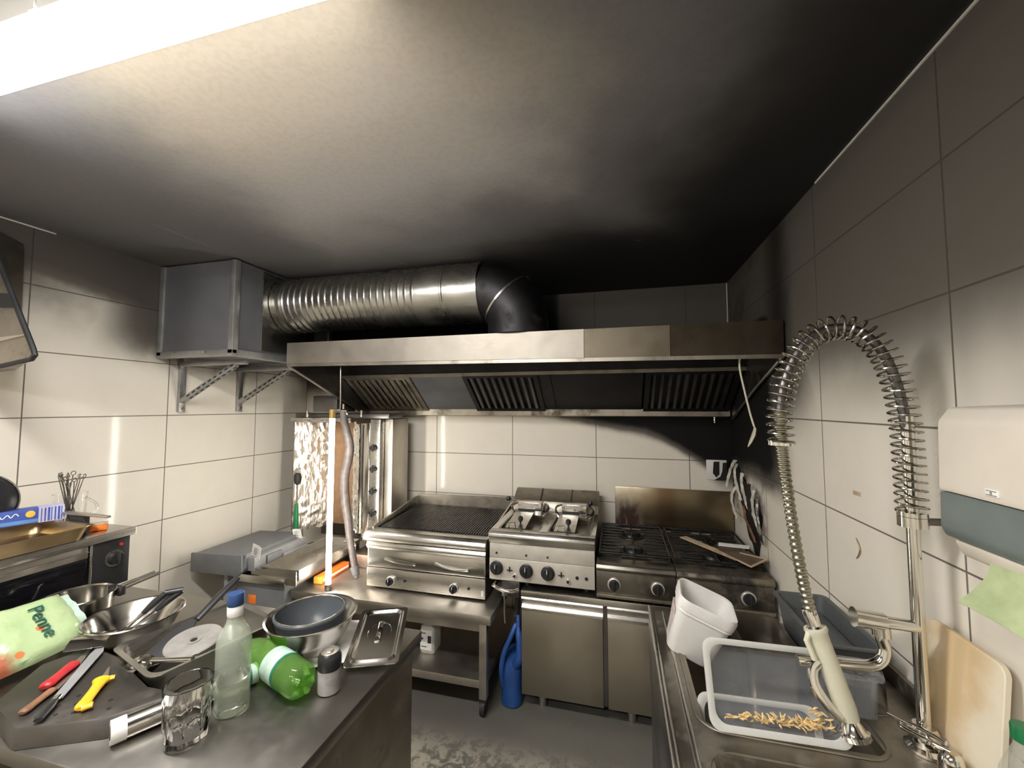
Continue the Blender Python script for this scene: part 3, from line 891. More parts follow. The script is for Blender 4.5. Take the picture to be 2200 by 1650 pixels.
# top deck with two basins
BAS = ((-.648, -.425), (-.372, -.150))
m = MB()
yA, yB = FY0 + .055, FY1 - .18
m.box(FX0, FX1, FY0 + .045, yA, .872, .904).box(FX0, FX1, yB, FY1, .872, .904)
m.box(FX0, BAS[0][0], yA, yB, .872, .904).box(BAS[0][1], BAS[1][0], yA, yB, .872, .904).box(BAS[1][1], FX1, yA, yB, .872, .904)
build('deck', m, M['steel_bright'], fr)
for x0, x1 in BAS:
    m = MB()
    cx, cyy, wx, wy = (x0 + x1) / 2, (yA + yB) / 2, x1 - x0, yB - yA
    m.loft([rr(cx, cyy, wx + .012, wy + .012, .02, .9045), rr(cx, cyy, wx - .008, wy - .008, .02, .9045), rr(cx, cyy, wx - .012, wy - .012, .02, .896), rr(cx, cyy, wx - .016, wy - .02, .02, .70)], False, True)
    bs = build('basin', m, M['steel_dirty'], fr)
    # heating head bracket standing over the rear of the basin, and a lid plate
    hd = MB().box(cx - .075, cx + .075, yB - .10, yB - .02, .906, .985, .004)
    h2 = build('heater_head', hd, M['steel_bright'], fr)
    build('head_label', MB().box(cx - .055, cx + .055, yB - .103, yB - .0995, .960, .980), M['steel_brush'], h2)
    build('head_slot', MB().box(cx - .073, cx + .073, yB - .1015, yB - .0995, .935, .945), M['black_soft'], h2)
    for s in (-1, 1):
        a0 = Vector((cx + s * .085, yB - .03, .955))
        pts = [a0 + Vector((s * .030 * math.sin(PI * k / 8), -.10 * k / 8, .012 - .055 * (k / 8) ** 2)) for k in range(9)]
        build('lift_arm', MB().sweep(pts, .0075, 8), M['chrome'], h2)
    # lid flap leaning down into the basin with its black ball handle
    build('basin_lid', MB().hexa([(cx - .085, yA + .03, .900), (cx + .03, yA + .03, .900), (cx + .03, yB - .105, .930), (cx - .085, yB - .105, .930),
                                  (cx - .085, yA + .03, .903), (cx + .03, yA + .03, .903), (cx + .03, yB - .105, .933), (cx - .085, yB - .105, .933)]), M['steel'], fr)
    k = MB()
    k.lathe([(.004, 0), (.006, .012), (.012, .018), (.016, .028), (.013, .040), (.005, .045)], 16, (cx - .012, yA + .10, .908))
    build('lid_knob', k, M['black_plastic'], fr)
    g = MB().sweep([(cx - .06, yA + .02, .905), (cx - .06, yA + .02, .935), (cx - .025, yA + .02, .938), (cx - .02, yA + .02, .905)], .0035, 6)
    build('wire_handle', g, M['chrome'], fr)
    gr_ = MB().box(x0 + .012, x0 + .05, yA + .07, yA + .19, .896, .906, .003)
    build('basket_grip', gr_, M['black_plastic'], fr)
build('rear_box', MB().prism([(FY1 - .16, .905), (FY1 + .012, .905), (FY1 + .012, 1.020), (FY1 - .02, 1.022), (FY1 - .13, .965)], FX0 + .01, FX1 - .004, 'x', .003), M['steel_dirty'], fr)
for xx in (-.500, -.300):
    build('rear_seam', MB().hexa([(xx, FY1 - .132, .967), (xx + .006, FY1 - .132, .967), (xx + .006, FY1 - .024, 1.0245), (xx, FY1 - .024, 1.0245),
                                   (xx, FY1 - .134, .970), (xx + .006, FY1 - .134, .970), (xx + .006, FY1 - .026, 1.0275), (xx, FY1 - .026, 1.0275)]), M['black_soft'], fr)
for xx in (FX0 - .004, FX1 - .05):
    build('tilt_ball', MB().lathe([(.002, -.016), (.012, -.012), (.017, 0), (.012, .012), (.002, .016)], 16, (xx, FY1 - .20, .985)), M['black_plastic'], fr)
    build('tilt_rod', MB().sweep([(xx + .012, FY1 - .19, .98), (xx + .035, FY1 - .15, .965)], .005, 8), M['chrome'], fr)
for lx in (FX0 + .20, FX1 - .05):
    for ly in (FY0 + .07, FY1 - .06):
        build('foot', MB().cyl((lx, ly, CT + .001), (lx, ly, .640), .014, n=14), M['black_soft'], fr)
# drain tap and gas pipework at the left end of the cupboard
tp = thing('drain_pipe', 'curved chrome drain pipe with a dark valve below the fryer', 'pipe', (-.59, 2.18, .55))
build('pipe', MB().sweep([(-.655, 2.20, .624), (-.655, 2.140, .624), (-.63, 2.125, .622), (-.585, 2.115, .612), (-.54, 2.118, .614), (-.52, 2.14, .615)], .010, 10), M['chrome'], tp)
v = MB().box(-.628, -.525, 2.20, 2.42, .545, .630, .006)
build('valve_block', v, M['steel_dark'], tp)
build('gas_hose', MB().sweep([(-.545, 2.23, .56), (-.548, 2.24, .45), (-.552, 2.30, .33), (-.55, 2.45, .24), (-.55, 2.6, .20)], .012, 8), M['black_soft'], tp)
build('gas_tube', MB().sweep([(-.612, 2.20, .58), (-.612, 2.205, .44), (-.610, 2.21, .40)], .004, 6), M['steel'], tp)

# gas range: two 40 cm modules side by side, stained splashback behind
def module(x0, x1, label, knobs, dirty):
    g = thing('gas_range', label, 'gas range', ((x0 + x1) / 2, 2.5, CT + .001), group='gas ranges on the steel cupboard')
    stl = M['steel_greasy'] if not dirty else M['steel_burnt']
    dk = M['steel_burnt']
    y0 = 2.150
    build('range_body', MB().box(x0 + .004, x1 - .004, y0 + .03, 2.82, CT + .012, .755), M['steel_dark'], g)
    build('front_panel', MB().box(x0, x1, y0 + .004, y0 + .03, .640, .752, .003), stl, g)
    build('bottom_strip', MB().box(x0, x1, y0 - .004, y0 + .03, CT + .012, .640, .002), M['steel_dirty'], g)
    build('front_edge', MB().prism([(y0 - .006, .755), (y0 - .010, .768), (y0, .786), (y0 + .09, .790), (y0 + .09, .753)], x0, x1, 'x', .003), stl, g)
    build('top_deck', MB().box(x0 + .002, x1 - .002, y0 + .088, 2.82, .752, .782), dk, g)
    for kx in knobs:
        knob(kx, y0 + .004, .693, .0265, g, 'knob_ring', 'black_plastic', False)
    m = MB()
    xc = (x0 + x1) / 2
    rim = [(x0 + .012, y0 + .10), (x1 - .012, y0 + .10), (x1 - .012, 2.80), (x0 + .012, 2.80), (x0 + .012, y0 + .10)]
    for (a, b), (c, d) in zip(rim, rim[1:]):
        m.sweep([(a, b, .812), (c, d, .812)], .006, 8)
    for yy in (y0 + .10, (y0 + 2.9) / 2, 2.80):
        for xx in (x0 + .014, x1 - .014):
            m.sweep([(xx, yy, .783), (xx, yy, .812)], .006, 8)
    for bc in (y0 + .235, 2.66):
        for k in range(5):
            yy = bc - .11 + .055 * k
            for s in (-1, 1):
                m.sweep([(xc + s * (.17 if x1 - x0 < .43 else .19), yy, .815), (xc + s * (.045 + .012 * abs(k - 2)), yy, .815)], .0055, 8)
        m.sweep([(xc, bc - .15, .815), (xc, bc - .05, .815)], .0055, 8)
        m.sweep([(xc, bc + .05, .815), (xc, bc + .15, .815)], .0055, 8)
    build('pan_support', m, M['iron'], g)
    for bc in (y0 + .235, 2.66):
        b = MB().lathe([(.075, 0), (.072, .006), (.055, .009), (.050, .022), (.042, .028), (.012, .030)], 28, (xc, bc, .781))
        build('burner', b, M['iron'], g)
    sl = MB().prism([(xc - .065, y0 + .105), (xc + .085, y0 + .098), (xc + .07, y0 + .135), (xc - .055, y0 + .14)], .7822, .784, 'z')
    build('scorch_slot', sl, M['char'], g)
    for lx in (x0 + .05, x1 - .05):
        for ly in (y0 + .07, 2.76):
            build('foot', MB().cyl((lx, ly, CT + .001), (lx, ly, CT + .014), .015, n=12), M['black_soft'], g)
    return g
module(-.114, .2635, 'left gas hob module with greasy pan supports beside the fryer', (-.027, .180), False)
module(.2665, .690, 'right gas hob module, blackened, in the corner under the burnt wall', (.365, .578), True)
sp = build('splash_panel', MB().box(-.022, .702, 2.862, 2.874, .783, 1.046, .003), M['splash'])
tag(sp, 'rust and heat stained steel splash panel behind the gas hobs', 'splash panel')

# ================================================================== vertical (kebab) grill corner
bs = thing('metal_cabinet', 'dark grey metal cabinet with an orange sticker under the steel drip tray', 'cabinet', (-2.03, 2.3, 0))
build('base_body', MB().box(-2.215, -1.872, 2.00, 2.62, .02, .556, .004), M['paint_grey'], bs)
build('sticker', MB().box(-2.125, -2.072, 1.9975, 1.9995, .425, .475, .0004), M['orange'], bs)
for lx in (-2.18, -1.91):
    for ly in (2.05, 2.57):
        build('foot', MB().cyl((lx, ly, 0), (lx, ly, .021), .018, n=12), M['black_soft'], bs)

tr = thing('drip_tray', 'long open stainless steel drip tray in front of the vertical grill', 'tray', (-1.95, 2.3, .558))
m = MB()
tx0, tx1, ty0, ty1, tz0, tz1 = -2.03, -1.765, 1.985, 2.56, .588, .652
m.loft([rr((tx0 + tx1) / 2, (ty0 + ty1) / 2, tx1 - tx0 - .01, ty1 - ty0 - .01, .006, tz0, 2), rr((tx0 + tx1) / 2, (ty0 + ty1) / 2, tx1 - tx0, ty1 - ty0, .006, tz1, 2),
        rr((tx0 + tx1) / 2, (ty0 + ty1) / 2, tx1 - tx0 - .010, ty1 - ty0 - .010, .005, tz1, 2), rr((tx0 + tx1) / 2, (ty0 + ty1) / 2, tx1 - tx0 - .02, ty1 - ty0 - .02, .005, tz0 + .012, 2)])
build('pan', m, M['steel'], tr)
build('front_plate', MB().prism([(-2.225, .566), (-1.775, .566), (-1.775, .645), (-2.09, .640), (-2.09, .600), (-2.225, .600)], 1.978, 1.984, 'y'), M['steel'], tr)
build('drawer_front', MB().box(-2.19, -1.845, 1.968, 1.978, .558, .602, .002), M['steel_bright'], tr)
build('support', MB().box(-2.20, -1.80, 2.0, 2.6, .558, .586), M['steel_dirty'], tr)

gx = thing('heater_box', 'long dark grey metal box with two white paper tags along the left wall', 'box', (-2.29, 2.16, .45))
build('box_shell', MB().prism([(-2.47, .610), (-2.125, .612), (-2.108, .640), (-2.108, .722), (-2.47, .706)], 1.926, 2.40, 'y', .006), M['paint_grey'], gx)
build('end_cover', MB().prism([(-2.475, .603), (-2.12, .607), (-2.098, .632), (-2.100, .728), (-2.475, .711)], 1.918, 1.932, 'y', .003), M['paint_grey'], gx)
build('side_panel', MB().box(-2.109, -2.060, 1.97, 2.38, .622, .700, .004), M['paint_grey_light'], gx)
build('switch_block', MB().box(-2.062, -2.045, 2.05, 2.16, .630, .690, .003), M['paint_grey'], gx)
build('grey_rail', MB().box(-2.062, -2.040, 2.17, 2.37, .615, .660, .004), M['paint_grey_light'], gx)
build('stand_leg', MB().box(-2.262, -2.236, 1.955, 1.98, .0, .612, .002), M['paint_grey_light'], gx)
build('stand_leg', MB().box(-2.30, -2.27, 2.33, 2.36, .0, .612, .002), M['paint_grey_light'], gx)
for px, py, rot, pz in ((-2.040, 1.960, .35, .742), (-2.095, 2.335, -.1, .722)):
    m = MB()
    m.M = Matrix.Translation((px, py, pz)) @ Matrix.Rotation(rot, 4, 'Y') @ Matrix.Rotation(.2, 4, 'X')
    m.sheet(lambda u, v: (-.032 + .064 * u, .004 * math.sin(3 * u), -.040 + .080 * v), 4, 3, .0012)
    tg = build('paper_tag', m, M['paper'], gx)
    m = MB()
    m.M = Matrix.Translation((px, py - .002, pz)) @ Matrix.Rotation(rot, 4, 'Y') @ Matrix.Rotation(.2, 4, 'X')
    for k in range(4):
        m.box(-.016, .012 - .006 * (k % 2), -.002, -.0012, .020 - .013 * k, .024 - .013 * k)
    build('print_lines', m, M['label_grey'], tg)

dg = thing('vertical_grill', 'vertical kebab grill with foil wrapped burners and four black valves in the back corner', 'kebab grill', (-1.93, 2.62, ST + .001))
build('grill_base', MB().box(-1.745, -1.50, 2.42, 2.82, ST + .001, .60, .004), M['steel'], dg)
build('grill_back', MB().box(-2.24, -1.54, 2.74, 2.78, .60, 1.50, .003), M['steel_dirty'], dg)
m = MB().box(-2.13, -1.76, 2.70, 2.735, .70, 1.465, .003)
bn = build('burner_panel', m, M['burner'], dg)
def crumple(u, v, s):
    return (mnoise.noise(Vector((u * 6 + s, v * 22, s))) * .010 + mnoise.noise(Vector((u * 15 + s, v * 50, s + 3))) * .004)
def foil_strip(x0, y0, x1, y1, z0, z1, s):
    d = Vector((x1 - x0, y1 - y0, 0))
    nrm = Vector((d.y, -d.x, 0)).normalized()
    def fn(u, v):
        c = crumple(u, v, s)
        return (x0 + d.x * u + nrm.x * c, y0 + d.y * u + nrm.y * c, z0 + (z1 - z0) * v + .008 * math.sin(9 * u + s) * (v < .05))
    return MB().sheet(fn, 10, 60, .002)
for a, s in (((-2.275, 2.48, -2.215, 2.56, .70, 1.472), 1), ((-2.215, 2.56, -2.145, 2.68, .69, 1.462), 5), ((-1.865, 2.60, -1.795, 2.52, .70, 1.475), 9), ((-1.795, 2.52, -1.735, 2.48, .715, 1.462), 13)):
    build('foil_cover', foil_strip(*a, s), M['foil'], dg, sm=30)
build('left_wing', MB().hexa([(-2.29, 2.49, .69), (-2.13, 2.70, .69), (-2.14, 2.712, .69), (-2.30, 2.50, .69), (-2.29, 2.49, 1.47), (-2.13, 2.70, 1.47), (-2.14, 2.712, 1.47), (-2.30, 2.50, 1.47)]), M['steel'], dg)
build('right_wing', MB().hexa([(-1.875, 2.625, .71), (-1.735, 2.495, .71), (-1.725, 2.505, .71), (-1.865, 2.635, .71), (-1.875, 2.625, 1.465), (-1.735, 2.495, 1.465), (-1.725, 2.505, 1.465), (-1.865, 2.635, 1.465)]), M['steel'], dg)
build('hinge_flap', MB().box(-1.722, -1.668, 2.500, 2.512, .66, 1.468, .002), M['steel_bright'], dg)
cc = build('valve_column', MB().box(-1.668, -1.590, 2.505, 2.74, ST + .02, 1.495, .003), M['steel'], dg)
build('column_side', MB().box(-1.588, -1.525, 2.56, 2.78, ST + .02, 1.495, .003), M['steel_brush'], dg)
for zz in (1.300, 1.155, 1.005, .858):
    m = MB().cyl((-1.628, 2.505, zz), (-1.628, 2.475, zz), .021, .019, 16)
    m.box(-1.658, -1.598, 2.478, 2.488, zz - .004, zz + .004, .002).box(-1.632, -1.624, 2.470, 2.490, zz - .024, zz + .026, .002)
    build('gas_valve', m, M['black_plastic'], dg)
build('top_canopy', MB().box(-2.29, -1.52, 2.50, 2.68, 1.500, 1.533, .004), M['steel_dark'], dg)
build('motor_box', MB().box(-2.10, -1.90, 2.45, 2.66, 1.547, 1.66, .006), M['steel_dark'], dg)
for px, pz in ((-2.16, 1.53), (-1.86, 1.58), (-1.715, 1.535)):
    build('chrome_stud', MB().cyl((px, 2.47, pz - .022), (px, 2.47, pz + .022), .009, n=10), M['chrome'], dg)
build('foil_ledge', foil_strip(-2.30, 2.47, -1.80, 2.47, 1.478, 1.502, 21), M['foil'], dg)
build('bottom_hook', MB().sweep([(-1.83, 2.47, .655), (-1.765, 2.47, .665), (-1.745, 2.47, .640), (-1.745, 2.46, .575)], .010, 8), M['steel_bright'], dg)

tl = thing('tube_lamp', 'glowing white upright tube lamp in front of the kebab grill', 'lamp', (-1.652, 2.092, ST))
build('tube', MB().cyl((-1.652, 2.092, ST + .03), (-1.652, 2.092, 1.515), .0155, n=20), M['tube'], tl)
build('top_cap', MB().cyl((-1.652, 2.092, 1.512), (-1.652, 2.092, 1.566), .0165, .0175, 18), M['brass'], tl)
build('bottom_cap', MB().cyl((-1.652, 2.092, ST + .001), (-1.652, 2.092, ST + .032), .019, n=18), M['steel'], tl)
build('top_arm', MB().sweep([(-1.652, 2.092, 1.560), (-1.60, 2.092, 1.563), (-1.555, 2.092, 1.560), (-1.548, 2.092, 1.535)], .006, 8), M['chrome'], tl)
wr = tag(build('hanging_wire', MB().sweep([(-1.555, 2.03, 1.817), (-1.553, 2.03, 1.72), (-1.552, 2.032, 1.62), (-1.556, 2.035, 1.552)], .004, 6), M['steel_dirty']), 'thin wire hanging from the hood lip in front of the left filter', 'wire')

hs = thing('flexible_hose', 'thick grey flexible hose hanging down beside the glowing tube lamp', 'hose', (-1.58, 2.30, ST))
hp = [(-1.742, 2.31, 1.555), (-1.722, 2.30, 1.48), (-1.690, 2.29, 1.40), (-1.672, 2.29, 1.33), (-1.680, 2.29, 1.25), (-1.700, 2.29, 1.17), (-1.706, 2.29, 1.08), (-1.694, 2.29, .97), (-1.672, 2.29, .86), (-1.650, 2.28, .76), (-1.628, 2.275, .68), (-1.606, 2.27, .60), (-1.590, 2.27, .535)]
def dense(path, n):
    P = [Vector(p) for p in path]
    out = []
    for i in range(len(P) - 1):
        a, b, c, d = P[max(i - 1, 0)], P[i], P[i + 1], P[min(i + 2, len(P) - 1)]
        for k in range(n):
            t = k / n
            out.append(.5 * ((2 * b) + (c - a) * t + (2 * a - 5 * b + 4 * c - d) * t * t + (3 * b - a - 3 * c + d) * t ** 3))
    out.append(P[-1])
    return out
hd_ = dense(hp, 8)
nh = len(hd_)
build('hose_tube', MB().sweep(hd_, [.020 + .009 * math.sin(PI * min(1, i / nh * 1.25)) + .0012 * (i % 2) for i in range(nh)], 14), M['hose'], hs)
build('hose_tip', MB().sweep([(-1.604, 2.27, .585), (-1.592, 2.268, .545), (-1.585, 2.266, ST + .002)], [.028, .022, .008], 12), M['paint_grey'], hs)
ob = thing('small_carton', 'narrow orange carton lying on the low stand behind the tube lamp', 'carton', (-1.735, 2.27, ST))
build('carton_body', MB().box(-1.79, -1.735, 2.14, 2.40, ST + .001, .556, .002), M['orange'], ob)
build('carton_end', MB().box(-1.79, -1.735, 2.137, 2.1405, ST + .003, .554), M['amber'], ob)
build('carton_stripe', MB().box(-1.7355, -1.7335, 2.15, 2.39, .528, .540), M['paper'], ob)
br = thing('brush', 'black bristled brush with a green handle standing by the kebab grill', 'brush', (-2.14, 2.43, .0))
build('handle', MB().sweep([(-2.205, 2.44, .575), (-2.205, 2.44, .80), (-2.203, 2.44, .90)], [.017, .017, .012], 12), M['green_cap'], br)
build('ferrule', MB().sweep([(-2.203, 2.44, .90), (-2.201, 2.44, 1.04)], [.006, .006], 8), M['steel'], br)
build('bristles', MB().lathe([(.006, 0), (.022, .012), (.026, .05), (.020, .078), (.006, .084)], 18, (-2.201, 2.44, 1.03)), M['black_soft'], br)

# ================================================================== worktable in the foreground
TZ = .85
wt = thing('worktable', 'scratched stainless steel worktable in the left foreground covered with utensils', 'table', (-1.59, .93, 0))
build('tabletop', MB().box(XL + .003, -.630, .612, 1.258, TZ - .035, TZ, .003), M['steel_table'], wt)
build('end_panel', MB().box(-.672, -.655, .655, 1.243, .10, TZ - .036, .002), M['steel_dirty'], wt)
build('lower_shelf', MB().box(XL + .02, -.675, .66, 1.24, .20, .235, .003), M['steel_table'], wt)
for lx in (XL + .06, -.70):
    for ly in (.68, 1.215):
        build('leg', MB().box(lx - .02, lx + .02, ly - .02, ly + .02, 0, TZ - .036, .002), M['steel'], wt)

# pizza oven with the things on it
OX, OY0, OY1, OZ0, OZ1 = -1.900, .30, 1.230, .885, 1.098
ov = thing('deck_oven', 'black fronted electric deck oven standing against the left wall', 'oven', (-2.19, .75, TZ))
build('oven_body', MB().box(XL + .02, OX - .03, OY0, OY1, OZ0, OZ1 - .018, .003), M['steel_dirty'], ov)
build('top_plate', MB().box(XL + .012, OX + .008, OY0 - .01, OY1 + .012, OZ1 - .030, OZ1, .003), M['steel'], ov)
build('control_panel', MB().box(OX - .03, OX, OY1 - .125, OY1 - .004, OZ0 + .004, OZ1 - .032, .002), M['black_plastic'], ov)
m = MB().cyl((OX, OY1 - .055, .995), (OX + .020, OY1 - .055, .995), .024, .021, 22)
m.box(OX + .018, OX + .026, OY1 - .060, OY1 - .050, .975, 1.017, .002)
kb = build('dial', m, M['black_plastic'], ov)
build('dial_ring', MB().cyl((OX + .0005, OY1 - .055, .995), (OX + .003, OY1 - .055, .995), .031, n=26), M['steel_dirty'], kb)
build('pilot_lamp', MB().cyl((OX, OY1 - .035, 1.042), (OX + .005, OY1 - .035, 1.042), .006, n=12), M['red_plastic'], ov)
build('panel_frame', MB().box(OX - .004, OX + .004, OY1 - .133, OY1 - .126, OZ0 + .004, OZ1 - .031, .001), M['steel'], ov)
dr = build('door', MB().box(OX - .022, OX - .002, OY0 + .03, OY1 - .135, 1.022, 1.066, .003), M['steel_brush'], ov)
build('door_glass', MB().box(OX - .012, OX - .004, OY0 + .03, OY1 - .135, .928, 1.022, .002), M['oven_glass'], dr)
build('door_bottom', MB().box(OX - .022, OX + .002, OY0 + .03, OY1 - .135, OZ0 + .004, .928, .003), M['black_plastic'], dr)
build('door_trim', MB().box(OX - .002, OX + .004, OY0 + .03, OY1 - .135, .926, .929).box(OX - .002, OX + .004, OY0 + .03, OY1 - .135, 1.043, 1.046), M['steel'], dr)
build('sill', MB().box(OX - .02, OX + .010, OY0 + .01, OY1 - .115, OZ0 - .004, OZ0 + .008, .002), M['steel'], ov)
build('red_glow_patch', MB().box(OX - .026, OX - .0225, .88, 1.01, .945, .985), M['terracotta'], ov)  # thin coloured patch behind the glass, painting in the reddish glow
build('door_handle', MB().sweep([(OX + .002, .62, .912), (OX + .035, .62, .912), (OX + .035, .80, .912), (OX + .002, .80, .912)], .011, 12), M['chrome'], ov)
for lx in (XL + .08, OX - .06):
    for ly in (OY0 + .06, OY1 - .06):
        build('foot', MB().cyl((lx, ly, TZ + .0005), (lx, ly, OZ0 + .002), .022, n=14), M['black_plastic'], ov)

TT = OZ1 + .001
bt = thing('baking_tray', 'yellowed metal baking tray lying on top of the oven', 'tray', (-2.05, .86, TT))
m = MB()
cx, cyy, wx, wy = -2.020, .800, .285, .58
m.loft([rr(cx, cyy, wx - .03, wy - .03, .03, TT), rr(cx, cyy, wx, wy, .035, TT + .044), rr(cx, cyy, wx + .012, wy + .012, .04, TT + .046), rr(cx, cyy, wx + .012, wy + .012, .04, TT + .049), rr(cx, cyy, wx - .006, wy - .006, .034, TT + .047), rr(cx, cyy, wx - .034, wy - .034, .03, TT + .004)])
build('tray_body', m, M['tan_metal'], bt)
fb = thing('foil_carton', 'blue and white striped carton lying on the yellowed baking tray', 'carton', (-2.14, 1.035, TT + .05))
fm = frame((-2.140, 1.035, TT + .0495), (.36, .93, 0), (-.93, .36, 0))
def local(fm, *boxes):
    m = MB()
    m.M = fm
    for b in boxes:
        m.box(*b)
    return m
# lies along the tray: long side towards the room
build('carton_body', local(fm, (-.09, .095, -.028, .028, 0, .054, .002)), M['ink_blue'], fb)
build('striped_end', local(fm, (.030, .0955, -.0286, .0286, -.0002, .0546)), M['ink_lilac'], fb)
m = MB()
m.M = fm
for k in range(7):
    m.box(.036 + .0085 * k, .0385 + .0085 * k + .0015 * (k % 3), -.0292, -.0284, .002, .052)
build('stripes', m, M['ink_blue'], fb)
build('light_band', local(fm, (-.09, .029, -.0292, -.0284, .004, .017)), M['ink_sky'], fb)
m = MB()
m.M = fm
m.cyl((.010, -.0284, .036), (.010, -.0296, .036), .012, n=20)
build('orange_spot', m, M['amber'], fb)
m = MB()
m.M = fm
m.sweep(dense([(-.078, -.0292, .030), (-.066, -.0292, .046), (-.056, -.0292, .030), (-.044, -.0292, .042), (-.036, -.0292, .031), (-.026, -.0292, .043), (-.018, -.0292, .034)], 4), .0016, 5)
build('white_script', m, M['ink_white'], fb)
bp = thing('domed_lid', 'black domed pan lid at the far left on top of the oven', 'lid', (-2.26, .90, TT + .04))
m = MB()
m.M = frame((-2.235, .945, TT + .130), (.62, .78, 0), (-.25, .2, .95))
m.lathe([(.105, -.012), (.108, 0), (.104, .010), (.090, .035), (.060, .055), (.020, .064), (.004, .065)], 36)
build('lid_dome', m, M['black_plastic'], bp)
m = MB()
m.M = frame((-2.235, .945, TT + .130), (.62, .78, 0), (-.25, .2, .95))
m.lathe([(.109, -.006), (.1115, -.004), (.1115, .004), (.109, .006)], 36, cap0=False, cap1=False)
build('steel_rim', m, M['steel'], bp)

jg = thing('glass_jug', 'clear glass jug full of metal skewers behind the oven tray', 'jug', (-2.38, 1.215, TT))
jx, jy = -2.195, 1.192
build('jug_body', MB().lathe([(.040, 0), (.046, .004), (.048, .06), (.052, .125), (.0495, .125), (.0455, .06), (.042, .010), (.002, .010)], 28, (jx, jy, TT), True, True), M['glass'], jg)
ja = Vector((.80, .60, 0)).normalized()
hp2 = [(jx + ja.x * (.047 + .040 * math.sin(PI * k / 10)), jy + ja.y * (.047 + .040 * math.sin(PI * k / 10)), TT + .105 - .085 * k / 10) for k in range(11)]
build('jug_handle', MB().sweep(hp2, .005, 8), M['glass'], jg)
random.seed(3)
for k in range(15):
    a = random.uniform(0, 2 * PI)
    rb, rt = random.uniform(0, .022), random.uniform(.010, .042)
    b = Vector((jx + rb * math.cos(a + 2), jy + rb * math.sin(a + 2), TT + .012))
    tp_ = Vector((jx + rt * math.cos(a), jy + rt * math.sin(a), TT + .185 + random.uniform(-.02, .014)))
    m = MB().sweep([b, tp_], .0018, 6)
    u = (tp_ - b).normalized()
    sd = u.cross(Vector((math.cos(a), math.sin(a), .1))).normalized()
    m.sweep([tp_ + sd * (.007 * math.sin(2 * PI * q / 10)) + u * (.008 - .008 * math.cos(2 * PI * q / 10)) for q in range(11)], .0017, 6)
    tag(build('skewer', m, M['steel_burnt'] if k % 3 else M['steel']), 'thin metal skewer with a looped end standing in the glass jug', 'skewer', 'skewers in the glass jug')
pl = thing('flat_lid', 'flat grey metal sheet lying at the back of the oven top', 'sheet', (-2.25, 1.16, TT))
m = MB()
m.M = frame((-1.965, 1.115, TT + .070), (.42, .0, .004), (0, .13, .0))
m.prism([(-.24, -.006), (.135, -.016), (.140, -.002), (.0, .010), (-.24, .014)], 0, .008, 'z', .002)
build('sheet_body', m, M['steel'], pl)
build('spacer', MB().box(-2.04, -1.96, 1.108, 1.128, TT, TT + .070, .004), M['black_soft'], pl)
cl = MB()
random.seed(5)
cl.sheet(lambda u, v: (-2.125 + .14 * u, 1.130 + .050 * v + .01 * math.sin(5 * u), TT + .004 + .020 * math.sin(PI * u) * math.sin(PI * v) + .008 * mnoise.noise(Vector((u * 5, v * 5, 1)))), 12, 8, .003)
tag(build('dark_cloth', cl, M['black_soft']), 'crumpled dark cloth between the striped carton and the oven edge', 'cloth')
of = thing('small_orange_box', 'small orange box at the front corner of the oven top', 'box', (-1.975, 1.165, TT))
fm2 = frame((-1.975, 1.165, TT), (.55, .83, 0), (-.83, .55, 0))
build('box_body', local(fm2, (-.025, .025, -.018, .018, .0005, .022, .002)), M['orange'], of)
build('box_lid', local(fm2, (-.0255, .0255, -.0185, .0185, .0225, .027, .001)), M['card'], of)

# ================================================================== things on the worktable
T0 = TZ + .0008
pt = thing('perforated_tray', 'upturned dark perforated steel tray at the front left corner of the worktable', 'tray', (-1.28, .74, T0))
poly = [(-1.255, .613), (-1.105, .683), (-1.03, .785), (-1.125, .782), (-1.345, .852), (-1.475, .868), (-1.50, .775), (-1.41, .648)]
m = MB()
pc = Vector((sum(p[0] for p in poly) / 8, sum(p[1] for p in poly) / 8))
def inset(f):
    return [((a - pc.x) * f + pc.x, (b - pc.y) * f + pc.y) for a, b in poly]
m.loft([[(a, b, T0) for a, b in inset(1.015)], [(a, b, T0 + .038) for a, b in inset(1.0)], [(a, b, T0 + .0425) for a, b in inset(.985)]], True, True)
u, vv = Vector((.90, .43)), Vector((-.43, .90))
for i in range(9):
    for j in range(7):
        q = Vector((-1.262, .632)) + u * (.012 + .034 * i + .017 * (j % 2)) + vv * (.012 + .031 * j)
        ins = all((Vector(poly[(k + 1) % 8]) - Vector(poly[k])).cross(q - Vector(poly[k])) > .004 for k in range(8))
        if ins and (i > 0 or j != 3):
            m.M = Matrix.Translation((q.x, q.y, T0 + .0424)) @ Matrix.Rotation(.45, 4, 'Z')
            m.lathe([(.0042, 0), (.0042, .0009)], 10)
tsh = build('tray_shell', m, M['tray_dark'], pt, sm=50)
tsh.data.materials.append(M['char'])
for p_ in tsh.data.polygons:
    if p_.center.z > .0427:
        p_.material_index = 1
KZ = T0 + .0435
